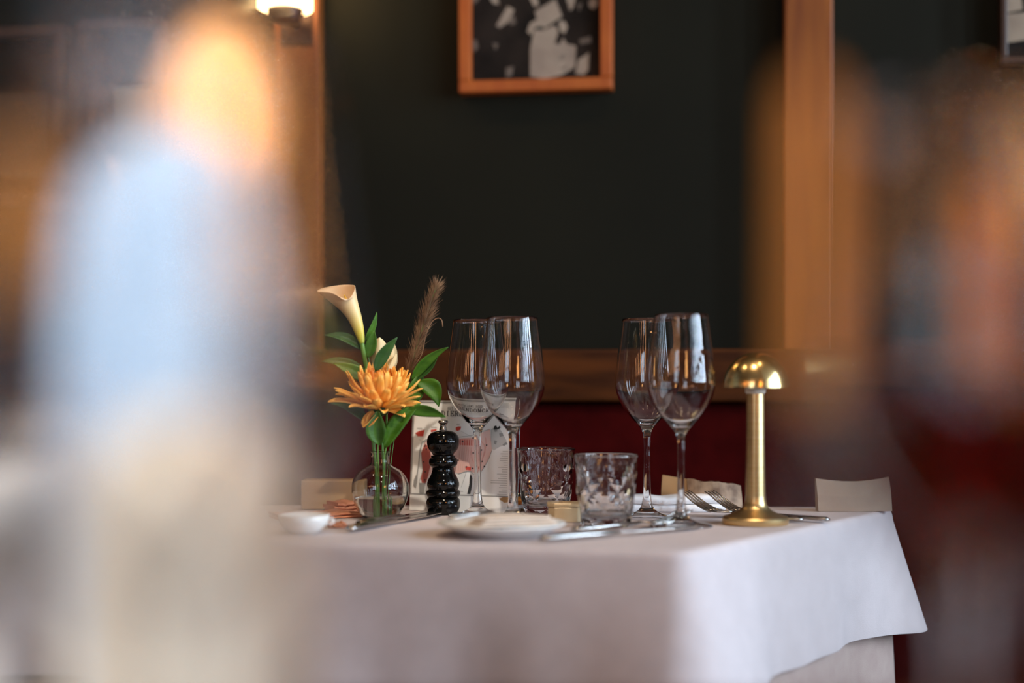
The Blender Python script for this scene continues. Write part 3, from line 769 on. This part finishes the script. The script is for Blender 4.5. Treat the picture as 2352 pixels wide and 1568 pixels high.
# cream bud flower behind
bs = [P3(*p) for p in spline([(880, 1180, .004), (884, 1060, .006), (888, 960, .014), (884, 852, .014)], 6)]
be = empty('white_flower', bs[0], 'half open cream white flower behind the orange one', 'flower')
local(MB().tube(bs, 2.6*vk, 10), be.location).build('stem', M['stem'], be)
for b, t, w, kw in [((874, 856), (872, 775), 50, dict(bend=(-4, 0), curl=-.45, basedd=.012, tipdd=.010, pet=True)),
                    ((890, 858), (902, 783), 34, dict(bend=(6, 0), curl=-.35, roll=.5, basedd=.016, tipdd=.020, pet=True)),
                    ((888, 858), (911, 812), 20, dict(bend=(6, 3), curl=-.3, roll=.7, basedd=.010, tipdd=.012, pet=True)),
                    ((882, 858), (884, 790), 40, dict(bend=(0, 0), curl=-.4, basedd=.020, tipdd=.024, pet=True))]:
    solid(local(leaf_mesh(b, t, w, **kw), be.location).build('petal', M['cream'], be), .0006)

# chrysanthemum
fc = P3(874, 934, -.004)
hs = [P3(*p) for p in spline([(884, 1184, -.004), (882, 1100, -.004), (878, 1020, -.004), (874, 940, -.006)], 6)]
he = empty('chrysanthemum', hs[0], 'large orange chrysanthemum with pointed petals at the heart of the bouquet', 'flower')
local(MB().tube(hs+[fc-Vector((0, 0, .004))], 2.6*vk, 10), he.location).build('stem', M['stem'], he)
local(MB().lathe([(0, -.012), (.008, -.008), (.012, -.001), (.008, .003), (0, .004)], 24, c=fc), he.location).build('calyx', M['leafd'], he)
def petal_mesh(L_, w, cup, rec, name):
    mb = MB(); n = 9; rows = []
    for i in range(n+1):
        u = i/n; ww = w/2*max(.12, (math.sin(PI*min(1, u*.80+.06)))**.75)
        if i == n: ww = w*.12
        # bends up (cup) then tip recurves
        z = cup*L_*u*u+rec*L_*max(0, u-.6)**2*2.2
        for j in range(-2, 3):
            s_ = j/2; rows.append(Vector((u*L_, s_*ww, z+abs(s_)**2*ww*.55)))
    f = [(i*5+j, i*5+j+1, (i+1)*5+j+1, (i+1)*5+j) for i in range(n) for j in range(4)]
    mb.add(rows, f); o = mb.build(name, None); return o
axis = Vector((.02, -.26, .96)).normalized()
Rx = axis.to_track_quat('Z', 'X').to_matrix()
protos = []
def petal_at(el, az, r0, h0, L_, w, cup, rec, mm):
    key = (round(L_, 4), w, cup, rec, mm)
    me_ = M.get(key)
    if me_ is None:
        o = petal_mesh(L_, w, cup, rec, 'petal'); me_ = o.data; me_.materials.clear(); me_.materials.append(M[mm]); M[key] = me_
        bpy.data.objects.remove(o)
    o = bpy.data.objects.new('petal', me_); C.objects.link(o); o.parent = he
    Rm = Rx @ Matrix.Rotation(az, 3, 'Z') @ Matrix.Rotation(-el, 3, 'Y') @ Matrix.Rotation(random.uniform(-.25, .25), 3, 'X')
    p = fc+Rx @ Vector((r0*math.cos(az), r0*math.sin(az), h0))-he.location
    o.matrix_local = Matrix.Translation(p) @ Rm.to_4x4(); solid(o, .0003)
    return o
layers = [(12, 10, .006, -.002, .046, .0108, .16, -.3, 'petal'), (15, 22, .006, .0, .047, .0112, .16, -.1, 'petal'), (17, 33, .006, .001, .047, .0110, .14, .2, 'petal'),
          (18, 44, .005, .002, .046, .0102, .12, .3, 'petal'), (18, 54, .0045, .003, .043, .0090, .10, .4, 'petal'), (18, 63, .004, .003, .040, .0076, .05, .5, 'petalin'), (16, 72, .003, .003, .037, .0064, .0, .5, 'petalin'), (12, 81, .0015, .003, .034, .0056, .0, .4, 'petalin')]
for (n, el, r0, h0, L_, w, cup, rec, mm) in layers:
    off = random.random()
    for k in range(n):
        az = 2*PI*(k+off+random.uniform(-.25, .25))/n
        petal_at(math.radians(el+random.uniform(-7, 7)), az, r0, h0, L_*random.choice((.88, 1.0, 1.08)), w, cup, rec, mm)
# long stray and drooping petals seen in the photograph
for tgt, L_ in (((764, 912), .056), ((843, 968), .030), ((850, 972), .026), ((928, 950), .030), ((776, 893), .050)):
    v = (P3(*tgt, -.02)-fc); vl_ = Rx.transposed() @ v.normalized()
    petal_at(math.asin(max(-1, min(1, vl_.z))), math.atan2(vl_.y, vl_.x), .004, -.002, L_, .0125, .0, -.2, 'petal')

# foxtail grass
fs = [(890, 1182, .006), (896, 1080, .010), (910, 980, .016), (928, 900, .018), (942, 848, .016), (965, 770, .012), (985, 710, .008), (1003, 655, .004)]
fst = [P3(*p) for p in spline(fs, 8)]
ge = empty('foxtail_grass', fst[0], 'brown bristly foxtail grass head leaning right above the bouquet', 'grass')
local(MB().tube(fst, 1.1*vk, 8), ge.location).build('stem', M['stem'], ge)
hb = MB(); rr = random.Random(11)
spn = [Vector(p) for p in fst if p.z > P3(0, 862).z]
mbs = MB()
for i in range(1300):
    u = rr.random(); j = u*(len(spn)-1); a = spn[int(j)].lerp(spn[min(int(j)+1, len(spn)-1)], j-int(j))
    t = (spn[min(int(j)+1, len(spn)-1)]-spn[max(int(j)-1, 0)]).normalized()
    s1 = t.cross(Vector((0, 1, 0))).normalized(); s2 = t.cross(s1)
    an = rr.uniform(0, 2*PI); rad = s1*math.cos(an)+s2*math.sin(an)
    thick = math.sin(PI*min(1, (.06+u*.90)))**.5
    b0 = a+rad*rr.uniform(0, 4)*vk*thick
    dr = (t*rr.uniform(.8, 1.1)+rad*rr.uniform(.3, .95)).normalized()
    L_ = rr.uniform(15, 40)*vk*(.6+.4*thick)
    tip = b0+dr*L_+t*L_*.15
    w_ = rr.uniform(.25, .5)*vk
    q1 = dr.cross(rad).normalized()*w_; q2 = dr.cross(q1).normalized()*w_
    midp = b0.lerp(tip, .5)+rad*L_*.04
    mbs.add([b0+q1, b0-q1*.5+q2, b0-q1*.5-q2, midp+q1*.7, midp-q1*.35+q2*.7, midp-q1*.35-q2*.7, tip], [(0, 1, 4, 3), (1, 2, 5, 4), (2, 0, 3, 5), (3, 4, 6), (4, 5, 6), (5, 3, 6)])
ho = local(mbs, ge.location).build('bristles', M['hair'], ge, smooth=False); ho['kind'] = 'stuff'
crl = [P3(*p) for p in spline([(944, 850, .014), (968, 815, .01), (978, 770, .006), (990, 742, .004), (1003, 731, .002), (1014, 734, 0), (1017, 750, 0)], 6)]
local(MB().tube(crl, 1.1*vk, 6), ge.location).build('dry_blade', M['hair'], ge)

# leafy sprays
spray('leafy_sprig', 'green sprig with a broad leaf at the neck of the vase', [(872, 1178, -.006), (870, 1100, -.010), (868, 1030, -.012), (868, 940, -.012), (870, 905, .0)],
      [((872, 1022), (868, 942), 46, dict(bend=(-6, 0), curl=.25, basedd=-.016, tipdd=-.018), 'leaf'),
       ((842, 968), (760, 926), 32, dict(bend=(6, -12), roll=.5, basedd=-.004, tipdd=.01), 'leafd'),
       ((862, 985), (842, 968), 5, dict(basedd=-.01, tipdd=-.004), 'leafd')])
spray('leafy_sprig', 'green sprig whose folded leaf points at the pepper mill', [(878, 1176, -.008), (880, 1090, -.012), (886, 1030, -.014), (905, 985, -.014), (930, 948, -.012)],
      [((882, 1030), (966, 926), 40, dict(bend=(-8, -8), roll=-.3, basedd=-.016, tipdd=-.016), 'leaf'),
       ((932, 944), (1024, 958), 28, dict(bend=(4, -8), roll=.3, basedd=-.014, tipdd=-.03), 'leaf')])
spray('leafy_sprig', 'green sprig with pointed leaves to the right of the orange flower', [(886, 1178, .012), (890, 1080, .014), (905, 980, .018), (935, 920, .018), (950, 880, .014), (958, 862, .012)],
      [((945, 875), (1030, 797), 26, dict(bend=(-8, -8), roll=.5, basedd=.010, tipdd=.0), 'leaf'),
       ((944, 872), (1008, 806), 20, dict(bend=(8, 8), roll=-.4, basedd=.012, tipdd=.006), 'leafd'),
       ((925, 930), (968, 852), 42, dict(bend=(8, 4), roll=.2, basedd=.012, tipdd=.012), 'leaf'),
       ((958, 876), (1008, 934), 42, dict(bend=(14, -12), roll=.1, basedd=.010, tipdd=.004), 'leaf')])
spray('leafy_sprig', 'green sprig with leaves to the left and above the orange flower', [(864, 1180, .008), (862, 1080, .010), (860, 980, .020), (854, 880, .016), (846, 820, .012), (840, 790, .01)],
      [((838, 806), (745, 770), 24, dict(bend=(2, -12), roll=.4, basedd=.006, tipdd=.0), 'leafd'),
       ((850, 868), (738, 830), 28, dict(bend=(0, -14), roll=.4, basedd=.010, tipdd=.004), 'leafd'),
       ((856, 880), (766, 834), 32, dict(bend=(4, -4), roll=.2, basedd=.004, tipdd=.0), 'leaf'),
       ((838, 782), (866, 716), 16, dict(bend=(3, 4), roll=.5, basedd=.006, tipdd=.004), 'leaf'),
       ((844, 822), (860, 758), 28, dict(bend=(2, 2), roll=-.2, basedd=.004, tipdd=.002), 'leaf'),
       ((862, 852), (913, 774), 28, dict(bend=(-6, 0), roll=.2, basedd=-.008, tipdd=-.008), 'leafd'),
       ((858, 858), (862, 852), 4, dict(basedd=.01, tipdd=-.006), 'leafd')])

# ------------------------------------------------------------------ cut glass tumblers
def tumbler(loc, rz, label):
    e = empty('tumbler', loc, label, 'tumbler', 'cut glass tumblers', rz)
    if 'tum' in M:
        o = bpy.data.objects.new('cut_glass', M['tum']); C.objects.link(o); o.parent = e; return e
    H = .0775; n = 7
    lev = [(0.0, .0258), (.006, .0272), (.021, .0300), (.038, .0318), (.054, .0331), (.068, .0338)]
    mb = MB(); v = []; f = []; idx = []
    rj = random.Random(5)
    for li, (z, r) in enumerate(lev):
        row = []
        for k in range(2*n):
            an = 2*PI*(k/(2*n)); 
            odd = (k+li) % 2
            rr_ = r*(1.0 if li in (0,) else (1.015 if odd else .948))
            zz_ = z+(0 if li == 0 else (rj.uniform(-.001, .001)))
            if li == len(lev)-1: zz_ = z+(.003 if odd else -.003); rr_ = r*(1.0 if odd else .98)
            row.append(len(v)); v.append(Vector((rr_*math.cos(an), rr_*math.sin(an), zz_)))
        idx.append(row)
    N2 = 2*n
    for li in range(len(lev)-1):
        for k in range(N2):
            a, b, c, d = idx[li][k], idx[li][(k+1) % N2], idx[li+1][(k+1) % N2], idx[li+1][k]
            if (k+li) % 2: f += [(a, b, c), (a, c, d)]
            else: f += [(a, b, d), (b, c, d)]
    # smooth band at the lip, inner wall, thick floor
    N4 = 4*N2
    def ring_(r, z, m=N4):
        row = list(range(len(v), len(v)+m))
        for k in range(m):
            an = 2*PI*k/m; v.append(Vector((r*math.cos(an), r*math.sin(an), z)))
        return row
    r1 = ring_(.0344, .0742); top = idx[-1]
    for k in range(N2):
        a, b = top[k], top[(k+1) % N2]; c = [r1[(4*k+j_) % N4] for j_ in range(5)]
        f += [(a, c[1], c[0]), (a, c[2], c[1]), (a, b, c[2]), (b, c[3], c[2]), (b, c[4], c[3])]
    seq = [r1]+[ring_(r, z) for r, z in ((.0346, .0762), (.0343, .0773), (.0338, H), (.0333, .0773), (.0330, .0762), (.0322, .060), (.0302, .035), (.0278, .016), (.0245, .0115), (.010, .0105))]
    nflat = len(f)
    for A, B in zip(seq[:-1], seq[1:]):
        for k in range(N4): f.append((A[k], A[(k+1) % N4], B[(k+1) % N4], B[k]))
    f.append(tuple(seq[-1])); nsm = len(f)
    bt = [ring_(.024, 0.0, N2)]
    f += [(idx[0][k], idx[0][(k+1) % N2], bt[0][(k+1) % N2], bt[0][k]) for k in range(N2)]; f.append(tuple(bt[0]))
    mb.add(v, f); o = mb.build('cut_glass', M['glass'], e, smooth=False); M['tum'] = o.data
    for p in o.data.polygons:
        if nflat <= p.index < nsm: p.use_smooth = True
    return e
tumbler(base(1254, 1.675), .2, 'diamond cut glass tumbler next to the menu card')
tumbler(base(1392, 1.530), .55, 'diamond cut glass tumbler in front, between the two pairs of wine glasses')

# ------------------------------------------------------------------ brass mushroom lamp
LD = 1.555; lk = LD/F
lm = empty('table_lamp', base(1735, LD), 'brass mushroom table lamp standing right of the wine glasses', 'lamp')
def LP_(L): return [(r*lk, (1203.5-y)*lk) for y, r in L]
bs_ = LP_([(1203.5, 0), (1203.5, 73), (1200, 75.5), (1190, 75.5), (1186, 72)])+spline(LP_([(1186, 70), (1180, 54), (1172, 38), (1164, 29), (1154, 24.5), (1140, 23)]), 4)
bs_ = bs_+[(0, bs_[-1][1])]
MB().lathe(bs_, 72).build('base', M['brassd'], lm, auto=.7)
MB().lathe([(0, (1203.5-1139.6)*lk)]+LP_([(1139.6, 22.6), (905, 20.5)])+[(0, (1203.5-905)*lk)], 48).build('stem', M['brassd'], lm, auto=.7)
MB().lathe([(0, (1203.5-904.6)*lk)]+LP_([(904.6, 21.5), (900, 23.5), (880, 23.5)])+[(0, (1203.5-880)*lk)], 40).build('diffuser', mat('frosted_diffuser', (.75, .68, .58), .5), lm, auto=.7)
dm = []
for k in range(0, 25):
    a = PI/2*k/24; dm.append((75.5*math.cos(a)*lk, (1203.5-891)*lk+81*math.sin(a)*lk))
dmi = [(max(r-.0012, 0), z-.0012*(1 if i > 3 else 0)) for i, (r, z) in enumerate(dm)]
dm[-1] = (0, dm[-1][1]); dmi[-1] = (0, dm[-1][1]-.0013)
MB().lathe(dm+dmi[::-1], 72, closed=False).build('dome_shade', M['brass'], lm, auto=1.0)

# ------------------------------------------------------------------ crockery
def plate(loc, r, label):
    e = empty('bread_plate', loc, label, 'plate')
    pr_ = [(0, 0), (r*.58, 0), (r*.62, .0015), (r*.80, .0065), (r*.97, .0112), (r, .0125), (r*.985, .0135), (r*.80, .0085), (r*.62, .0035), (0, .003)]
    MB().lathe(pr_, 96).build('plate_body', M['porcelain'], e)
    return e
PLc = Vector(((1152-1176)/F*1.44, 1.44, T0))
plate(PLc, .0655, 'small cream bread plate with a folded napkin and butter knife')
# folded napkin on the plate
pn = MB()
tri = [(-.018, .035), (.004, .050), (.057, .008), (.054, -.010), (-.020, -.032), (-.036, -.018)]
def hfn(x, y): return .0135+.003*math.sin(x*60)*math.cos(y*50)
for lay, (sc, dz) in enumerate(((1, 0), (.93, .0028), (.84, .0056))):
    n = len(tri); pts = [(x*sc+.001*lay, y*sc) for x, y in tri]
    pn.prism(pts, (0, 0, dz), (1, 0, 0), (0, 1, 0), (0, 0, 1), .0022)
pno = pn.build('folded_napkin', M['beige'], bevel=.0008, smooth=False); pno.location = PLc+Vector((0, 0, .0115))
tag(pno, 'folded beige napkin lying on the bread plate', 'napkin')
# white dish left
db = empty('sauce_dish', Vector(((700-1176)/F*1.46, 1.46, T0)), 'small white lidless dish at the left end of the table', 'dish')
MB().lathe([(0, 0), (.013, 0), (.017, .003), (.0235, .0095), (.0262, .0190), (.0250, .0195), (.021, .010), (.012, .005), (0, .0045)], 64).build('dish_body', M['porcelain'], db)
MB().tube([(.0245, 0, .0145), (.0285, 0, .0150), (.0300, 0, .0125), (.0275, 0, .0095), (.0238, 0, .0095)], .0011, 8).build('handle', M['porcelain'], db)

# ------------------------------------------------------------------ folded napkins, papers
def soft_slab(name, p0, p1, depth, h, layers, m, label, cat='napkin', lift=0.0, wob=.001):
    """layers of folded cloth between table points p0 and p1 (front edge), depth away from the viewer"""
    a = Vector(p0); b = Vector(p1); u = (b-a); L_ = u.length; u.normalize(); w = Vector((-u.y, u.x, 0))
    mb = MB(); th = h/layers
    rr_ = random.Random(len(label))
    for k in range(layers):
        n = 24; o1 = rr_.uniform(0, .004); o2 = rr_.uniform(0, .004)
        v = []; f = []
        cs_ = [(0, 0), (-.25, .5), (0, 1)]
        prof = [(.0, .08), (-.0012, .3), (-.0016, .55), (-.001, .8), (.001, .97), (depth*.5, 1.0), (depth, .95), (depth, .05), (depth*.5, 0)]
        for i in range(n+1):
            t = i/n; s_ = o1+(L_-o1-o2)*t
            for (y, z) in prof:
                zz_ = (k+z)*th+wob*math.sin(t*9+k)*(k+z)/layers+wob*.5*math.sin(t*23+k*2)*(k+z)/layers
                v.append(a+u*s_+w*(y+.0015*math.sin(t*7+k*2))+Vector((0, 0, zz_+lift+.0002)))
        m_ = len(prof)
        for i in range(n):
            for j in range(m_): f.append((i*m_+j, i*m_+(j+1) % m_, (i+1)*m_+(j+1) % m_, (i+1)*m_+j))
        f.append(tuple(range(m_))); f.append(tuple(n*m_+j for j in range(m_)))
        mb.add(v, f)
    c = (a+b)/2; c.z = TZ
    for q_ in mb.v: q_ -= c
    o = mb.build(name, m, auto=.9); o.location = c
    return tag(o, label, cat)
soft_slab('folded_napkin', onz(1432, 1177), onz(1668, 1176), .045, .0185, 2, M['napkin'], 'folded white napkin lying behind the wine glass pair and forks')
soft_slab('folded_napkin', onz(640, 1196), onz(842, 1188), .05, .0050, 2, M['terra'], 'terracotta orange napkin lying under the vase and white dish')
soft_slab('folded_napkin', onz(748, 1214), onz(800, 1213), .03, .0040, 2, M['terra'], 'small terracotta napkin fold by the handles of the left knives')
soft_slab('folded_napkin', onz(768, 1181), onz(836, 1178), .04, .0130, 3, M['terra'], 'raised terracotta napkin behind the vase')
# tan menus standing at the back
def standing(name, pA, pB, h, m, label, cat, bulge=0.0, thick=.006, topf=None):
    a = Vector(pA); b = Vector(pB); u = b-a; L_ = u.length; u.normalize(); w = Vector((-u.y, u.x, 0))
    n = 16; v = []; f = []
    for i in range(n+1):
        t = i/n; hh = h*(topf(t) if topf else 1); o = bulge*math.sin(PI*t)
        for (y, z) in ((0, 0), (thick*.3, hh*.5), (thick*.9, hh), (thick*1.2+.001, hh), (thick*1.2, hh*.5), (thick, 0)):
            v.append(a+u*L_*t+w*(y-o)+Vector((0, 0, z+.0004)))
    for i in range(n):
        for j in range(6): f.append((i*6+j, i*6+(j+1) % 6, (i+1)*6+(j+1) % 6, (i+1)*6+j))
    f.append(tuple(range(6))); f.append(tuple(n*6+j for j in range(6)))
    c = (a+b)/2; v = [q_-c for q_ in v]
    o = link_mesh(name, v, f, m, smooth=False); o.location = c
    return tag(o, label, cat)
def tpt(px, d): return Vector(((px-1176)/F*d, d, TZ))
standing('tan_menu', tpt(1518, 1.745), tpt(1578, 1.735), .0405, M['tan'], 'tan cardboard card standing behind the right wine glasses', 'card', thick=.010, topf=lambda t: 1.0-.12*t)
standing('paper_packet', tpt(1582, 1.730), tpt(1706, 1.735), .0345, M['wrap'], 'creased beige patterned paper packet beside the brass lamp', 'packet', bulge=.012, thick=.012, topf=lambda t: 1.06-.22*t+.03*math.sin(t*17)+(.05 if .55 < t < .7 else 0))
standing('folded_menu', tpt(1880, 1.705), tpt(2050, 1.712), .040, M['menubrown'], 'brown beige folded menu with a dipped top edge at the far right of the table', 'menu', bulge=.004, thick=.012, topf=lambda t: .98-.45*t*(1-t)+.04*t)
# tan box far left behind
bx = MB().box((0, 0, .0185), (.075, .03, .036)); bxo = bx.build('paper_box', M['tan'], bevel=.002, smooth=False); bxo.location = tpt(765, 1.74)+Vector((0, 0, .0002))
tag(bxo, 'tan paper box at the far edge behind the terracotta napkin', 'box')
# small octagonal butter block
ob = empty('butter_box', tpt(1300, 1.585)+Vector((0, 0, .0004)), 'small pale gold octagonal butter box between the tumblers', 'box')
oc8 = [(-.020, -.009), (-.013, -.015), (.013, -.015), (.020, -.009), (.020, .009), (.013, .015), (-.013, .015), (-.020, .009)]
gold = noisy('pale_gold_foil', (.55, .42, .24), (.66, .52, .32), 30, .35, .35)
MB().prism(oc8, (0, 0, 0), (1, 0, 0), (0, 1, 0), (0, 0, 1), .0165).build('box_body', gold, ob, smooth=False, bevel=.001)
MB().prism([(x*1.05, y*1.05) for x, y in oc8], (0, 0, .0167), (1, 0, 0), (0, 1, 0), (0, 0, 1), .0045).build('lid', gold, ob, smooth=False, bevel=.001)
emb = MB(); ell = [(.008*math.cos(a*PI/12), .005*math.sin(a*PI/12), .0214) for a in range(25)]
emb.tube(ell, .0004, 6, cap=False); emb.build('emblem', M['tan'], ob)
# amber tealight glass
ta = empty('tealight_holder', tpt(1196, 1.722)+Vector((0, 0, .0004)), 'amber glass tealight holder just behind the right edge of the menu card', 'candle holder')
MB().lathe([(0, 0), (.012, 0), (.0145, .003), (.016, .014), (.0150, .020), (.0138, .020), (.0145, .014), (.013, .005), (0, .004)], 40).build('amber_cup', M['amberglass'], ta)
MB().lathe([(0, .0045), (.0105, .0045), (.0105, .012), (0, .012)], 32).build('candle', mat('wax', (.85, .7, .5), .5), ta, auto=.7)

# ------------------------------------------------------------------ cutlery
def knife_parts(e, L_=.215):
    hb_ = [(0, 0, .0035), (.004, 0, .0042), (.03, 0, .0045), (.07, 0, .0042), (.095, 0, .0038), (.10, 0, .0036)]
    mb = MB().tube([(x, y, z) for x, y, z in hb_], [.0028, .0062, .0070, .0062, .0048, .0036], 14, flat=.5, up=(0, 0, 1)); mb.build('handle', M['steel'], e)
    out = [(.0995, -.003), (.12, -.0065), (.17, -.0085), (.20, -.0075), (L_-.004, -.002), (L_, .004), (L_-.005, .0055), (.15, .0062), (.0995, .004)]
    MB().prism(out, (0, 0, .0030), (1, 0, 0), (0, 1, 0), (0, 0, 1), .0011).build('blade', M['steel'], e, smooth=False, bevel=.0003)
def fork_parts(e, rise=.010):
    mb = MB().tube([(.045, 0, .0035), (.049, 0, .0040), (.07, 0, .0042), (.10, 0, .0050), (.135, 0, .0062)], [.003, .0062, .0056, .0036, .0030], 12, flat=.42, up=(0, 0, 1)); mb.build('handle', M['steel'], e)
    def zf(x): u = (x-.135)/.065; return .0062-.006*math.sin(PI*min(1, u*1.1))*.8+rise*max(u, 0)**1.4
    v = []; f = []
    xs = [.134, .139, .144, .149, .154, .158]
    wd = [.003, .0065, .0095, .0112, .0118, .0120]
    for x, w_ in zip(xs, wd):
        for t in (-1, -.5, 0, .5, 1):
            v.append(Vector((x, t*w_, zf(x)+abs(t)*.0008+.0008)))
        for t in (1, .5, 0, -.5, -1):
            v.append(Vector((x, t*w_, zf(x)+abs(t)*.0008-.0004)))
    for i in range(len(xs)-1):
        for j in range(10): f.append((i*10+j, i*10+(j+1) % 10, (i+1)*10+(j+1) % 10, (i+1)*10+j))
    f += [tuple(range(10)), tuple((len(xs)-1)*10+j for j in range(10))]
    MB().add(v, f).build('fork_head', M['steel'], e)
    for k in range(4):
        y = -.0102+.0068*k; pts = [(.1575+.0425*i/8, y*(1-.06*i/8), zf(.1575+.0425*i/8)) for i in range(9)]
        MB().tube(pts, [.0019*(1-.55*(i/8)**2) for i in range(9)], 8, flat=.7, up=(0, 0, 1)).build('tine', M['steel'], e)
def lay_(name, p, q_, label, cat, kind, z=0.0, tilt=0.0, roll=0.0, **kw):
    a = Vector(p); b = Vector(q_); d_ = b-a
    e = empty(name, (a.x, a.y, TZ+.0006+z), label, cat, 'steel cutlery on the table', math.atan2(d_.y, d_.x))
    e.rotation_euler = (roll, -tilt, math.atan2(d_.y, d_.x))
    kind(e, **kw); return e
lay_('table_knife', onz(800, 1224), onz(1010, 1184), 'long steel knife lying left of the bread plate', 'knife', knife_parts)
lay_('table_knife', onz(824, 1212), onz(990, 1181), 'steel knife lying alongside the left knife, nearer the vase', 'knife', knife_parts, L_=.19)
lay_('table_knife', onz(1240, 1247), onz(1530, 1222), 'out of focus steel knife lying nearest the table front edge', 'knife', knife_parts)
lay_('table_fork', onz(1232, 1231), onz(1490, 1212), 'steel fork lying between the bread plate and front tumbler', 'fork', fork_parts)
fd = Vector((-.76, .65))
def fork_at(px, py, label):
    root = onz(px, py)                      # where tines leave the head
    o = Vector((root.x, root.y))-fd*.158
    e = empty('table_fork', (o.x, o.y, TZ+.0006), label, 'fork', 'steel cutlery on the table', math.atan2(fd.y, fd.x))
    fork_parts(e, rise=.021); return e
fork_at(1642, 1187, 'steel fork with raised tines beside the stem of the nearest wine glass')
fork_at(1700, 1187, 'steel fork with raised tines half hidden by the brass lamp base')
# butter knife on the plate
a = at(1022, 1212, 1.415); b = at(1150, 1188, 1.455)
bk = empty('butter_knife', PLc+Vector((-.052, -.015, .0150)), 'butter knife resting across the left of the bread plate', 'knife', 'steel cutlery on the table', math.radians(52))
bk.rotation_euler = (0, math.radians(-5), math.radians(38))
MB().tube([(0, 0, .003), (.004, 0, .0032), (.03, 0, .0035), (.055, 0, .003)], [.002, .0038, .0042, .0028], 12, flat=.5, up=(0, 0, 1)).build('handle', M['steel'], bk)
MB().prism([(.0545, -.002), (.07, -.005), (.09, -.0055), (.1, 0), (.09, .003), (.0545, .002)], (0, 0, .0026), (1, 0, 0), (0, 1, 0), (0, 0, 1), .0009).build('blade', M['steel'], bk, smooth=False)

# ------------------------------------------------------------------ taper candles added to imitate gold refracted blurs
M['goldblur'] = mat('gold_blur_wax', (.80, .33, .065), .45)  # gold of the refracted blurs put into the wax colour
def candle(px, d, ytop, ybot, r, label):
    e = empty('gold_blur_stick', base(px, d), label, 'candle', 'added candles imitating gold blurs')
    zt = CZ-(ytop-HY)/F*d-T0; zb = CZ-(ybot-HY)/F*d-T0
    MB().lathe([(0, 0), (.020, 0), (.020, .002), (.006, .006), (.0022, .014), (.0020, zb-.012), (.0035, zb-.006), (.0045, zb), (0, zb)], 32).build('glass_stick', M['glass'], e)
    MB().lathe([(0, zb+.0002), (r, zb+.0002), (r*.9, zt-.006), (r*.6, zt-.001), (0, zt)], 24).build('taper', M['goldblur'], e, auto=.8)
    MB().tube([(0, 0, zt-.0005), (0.0003, 0, zt+.003), (.0008, 0, zt+.005)], .0004, 6).build('wick', M['dark'], e)
candle(1868, .37, 190, 900, .0050, 'added honey candle imitating a refracted gold column along the right oak pillar')
candle(2235, .52, 420, 860, .0060, 'shorter added honey candle imitating a gold blur right of the gold column')
candle(2335, .45, 400, 980, .0055, 'added honey candle imitating a gold blur at the right edge of the view')
candle(22, .345, 330, 700, .0055, 'added honey candle imitating a gold blur at the left edge of the view')
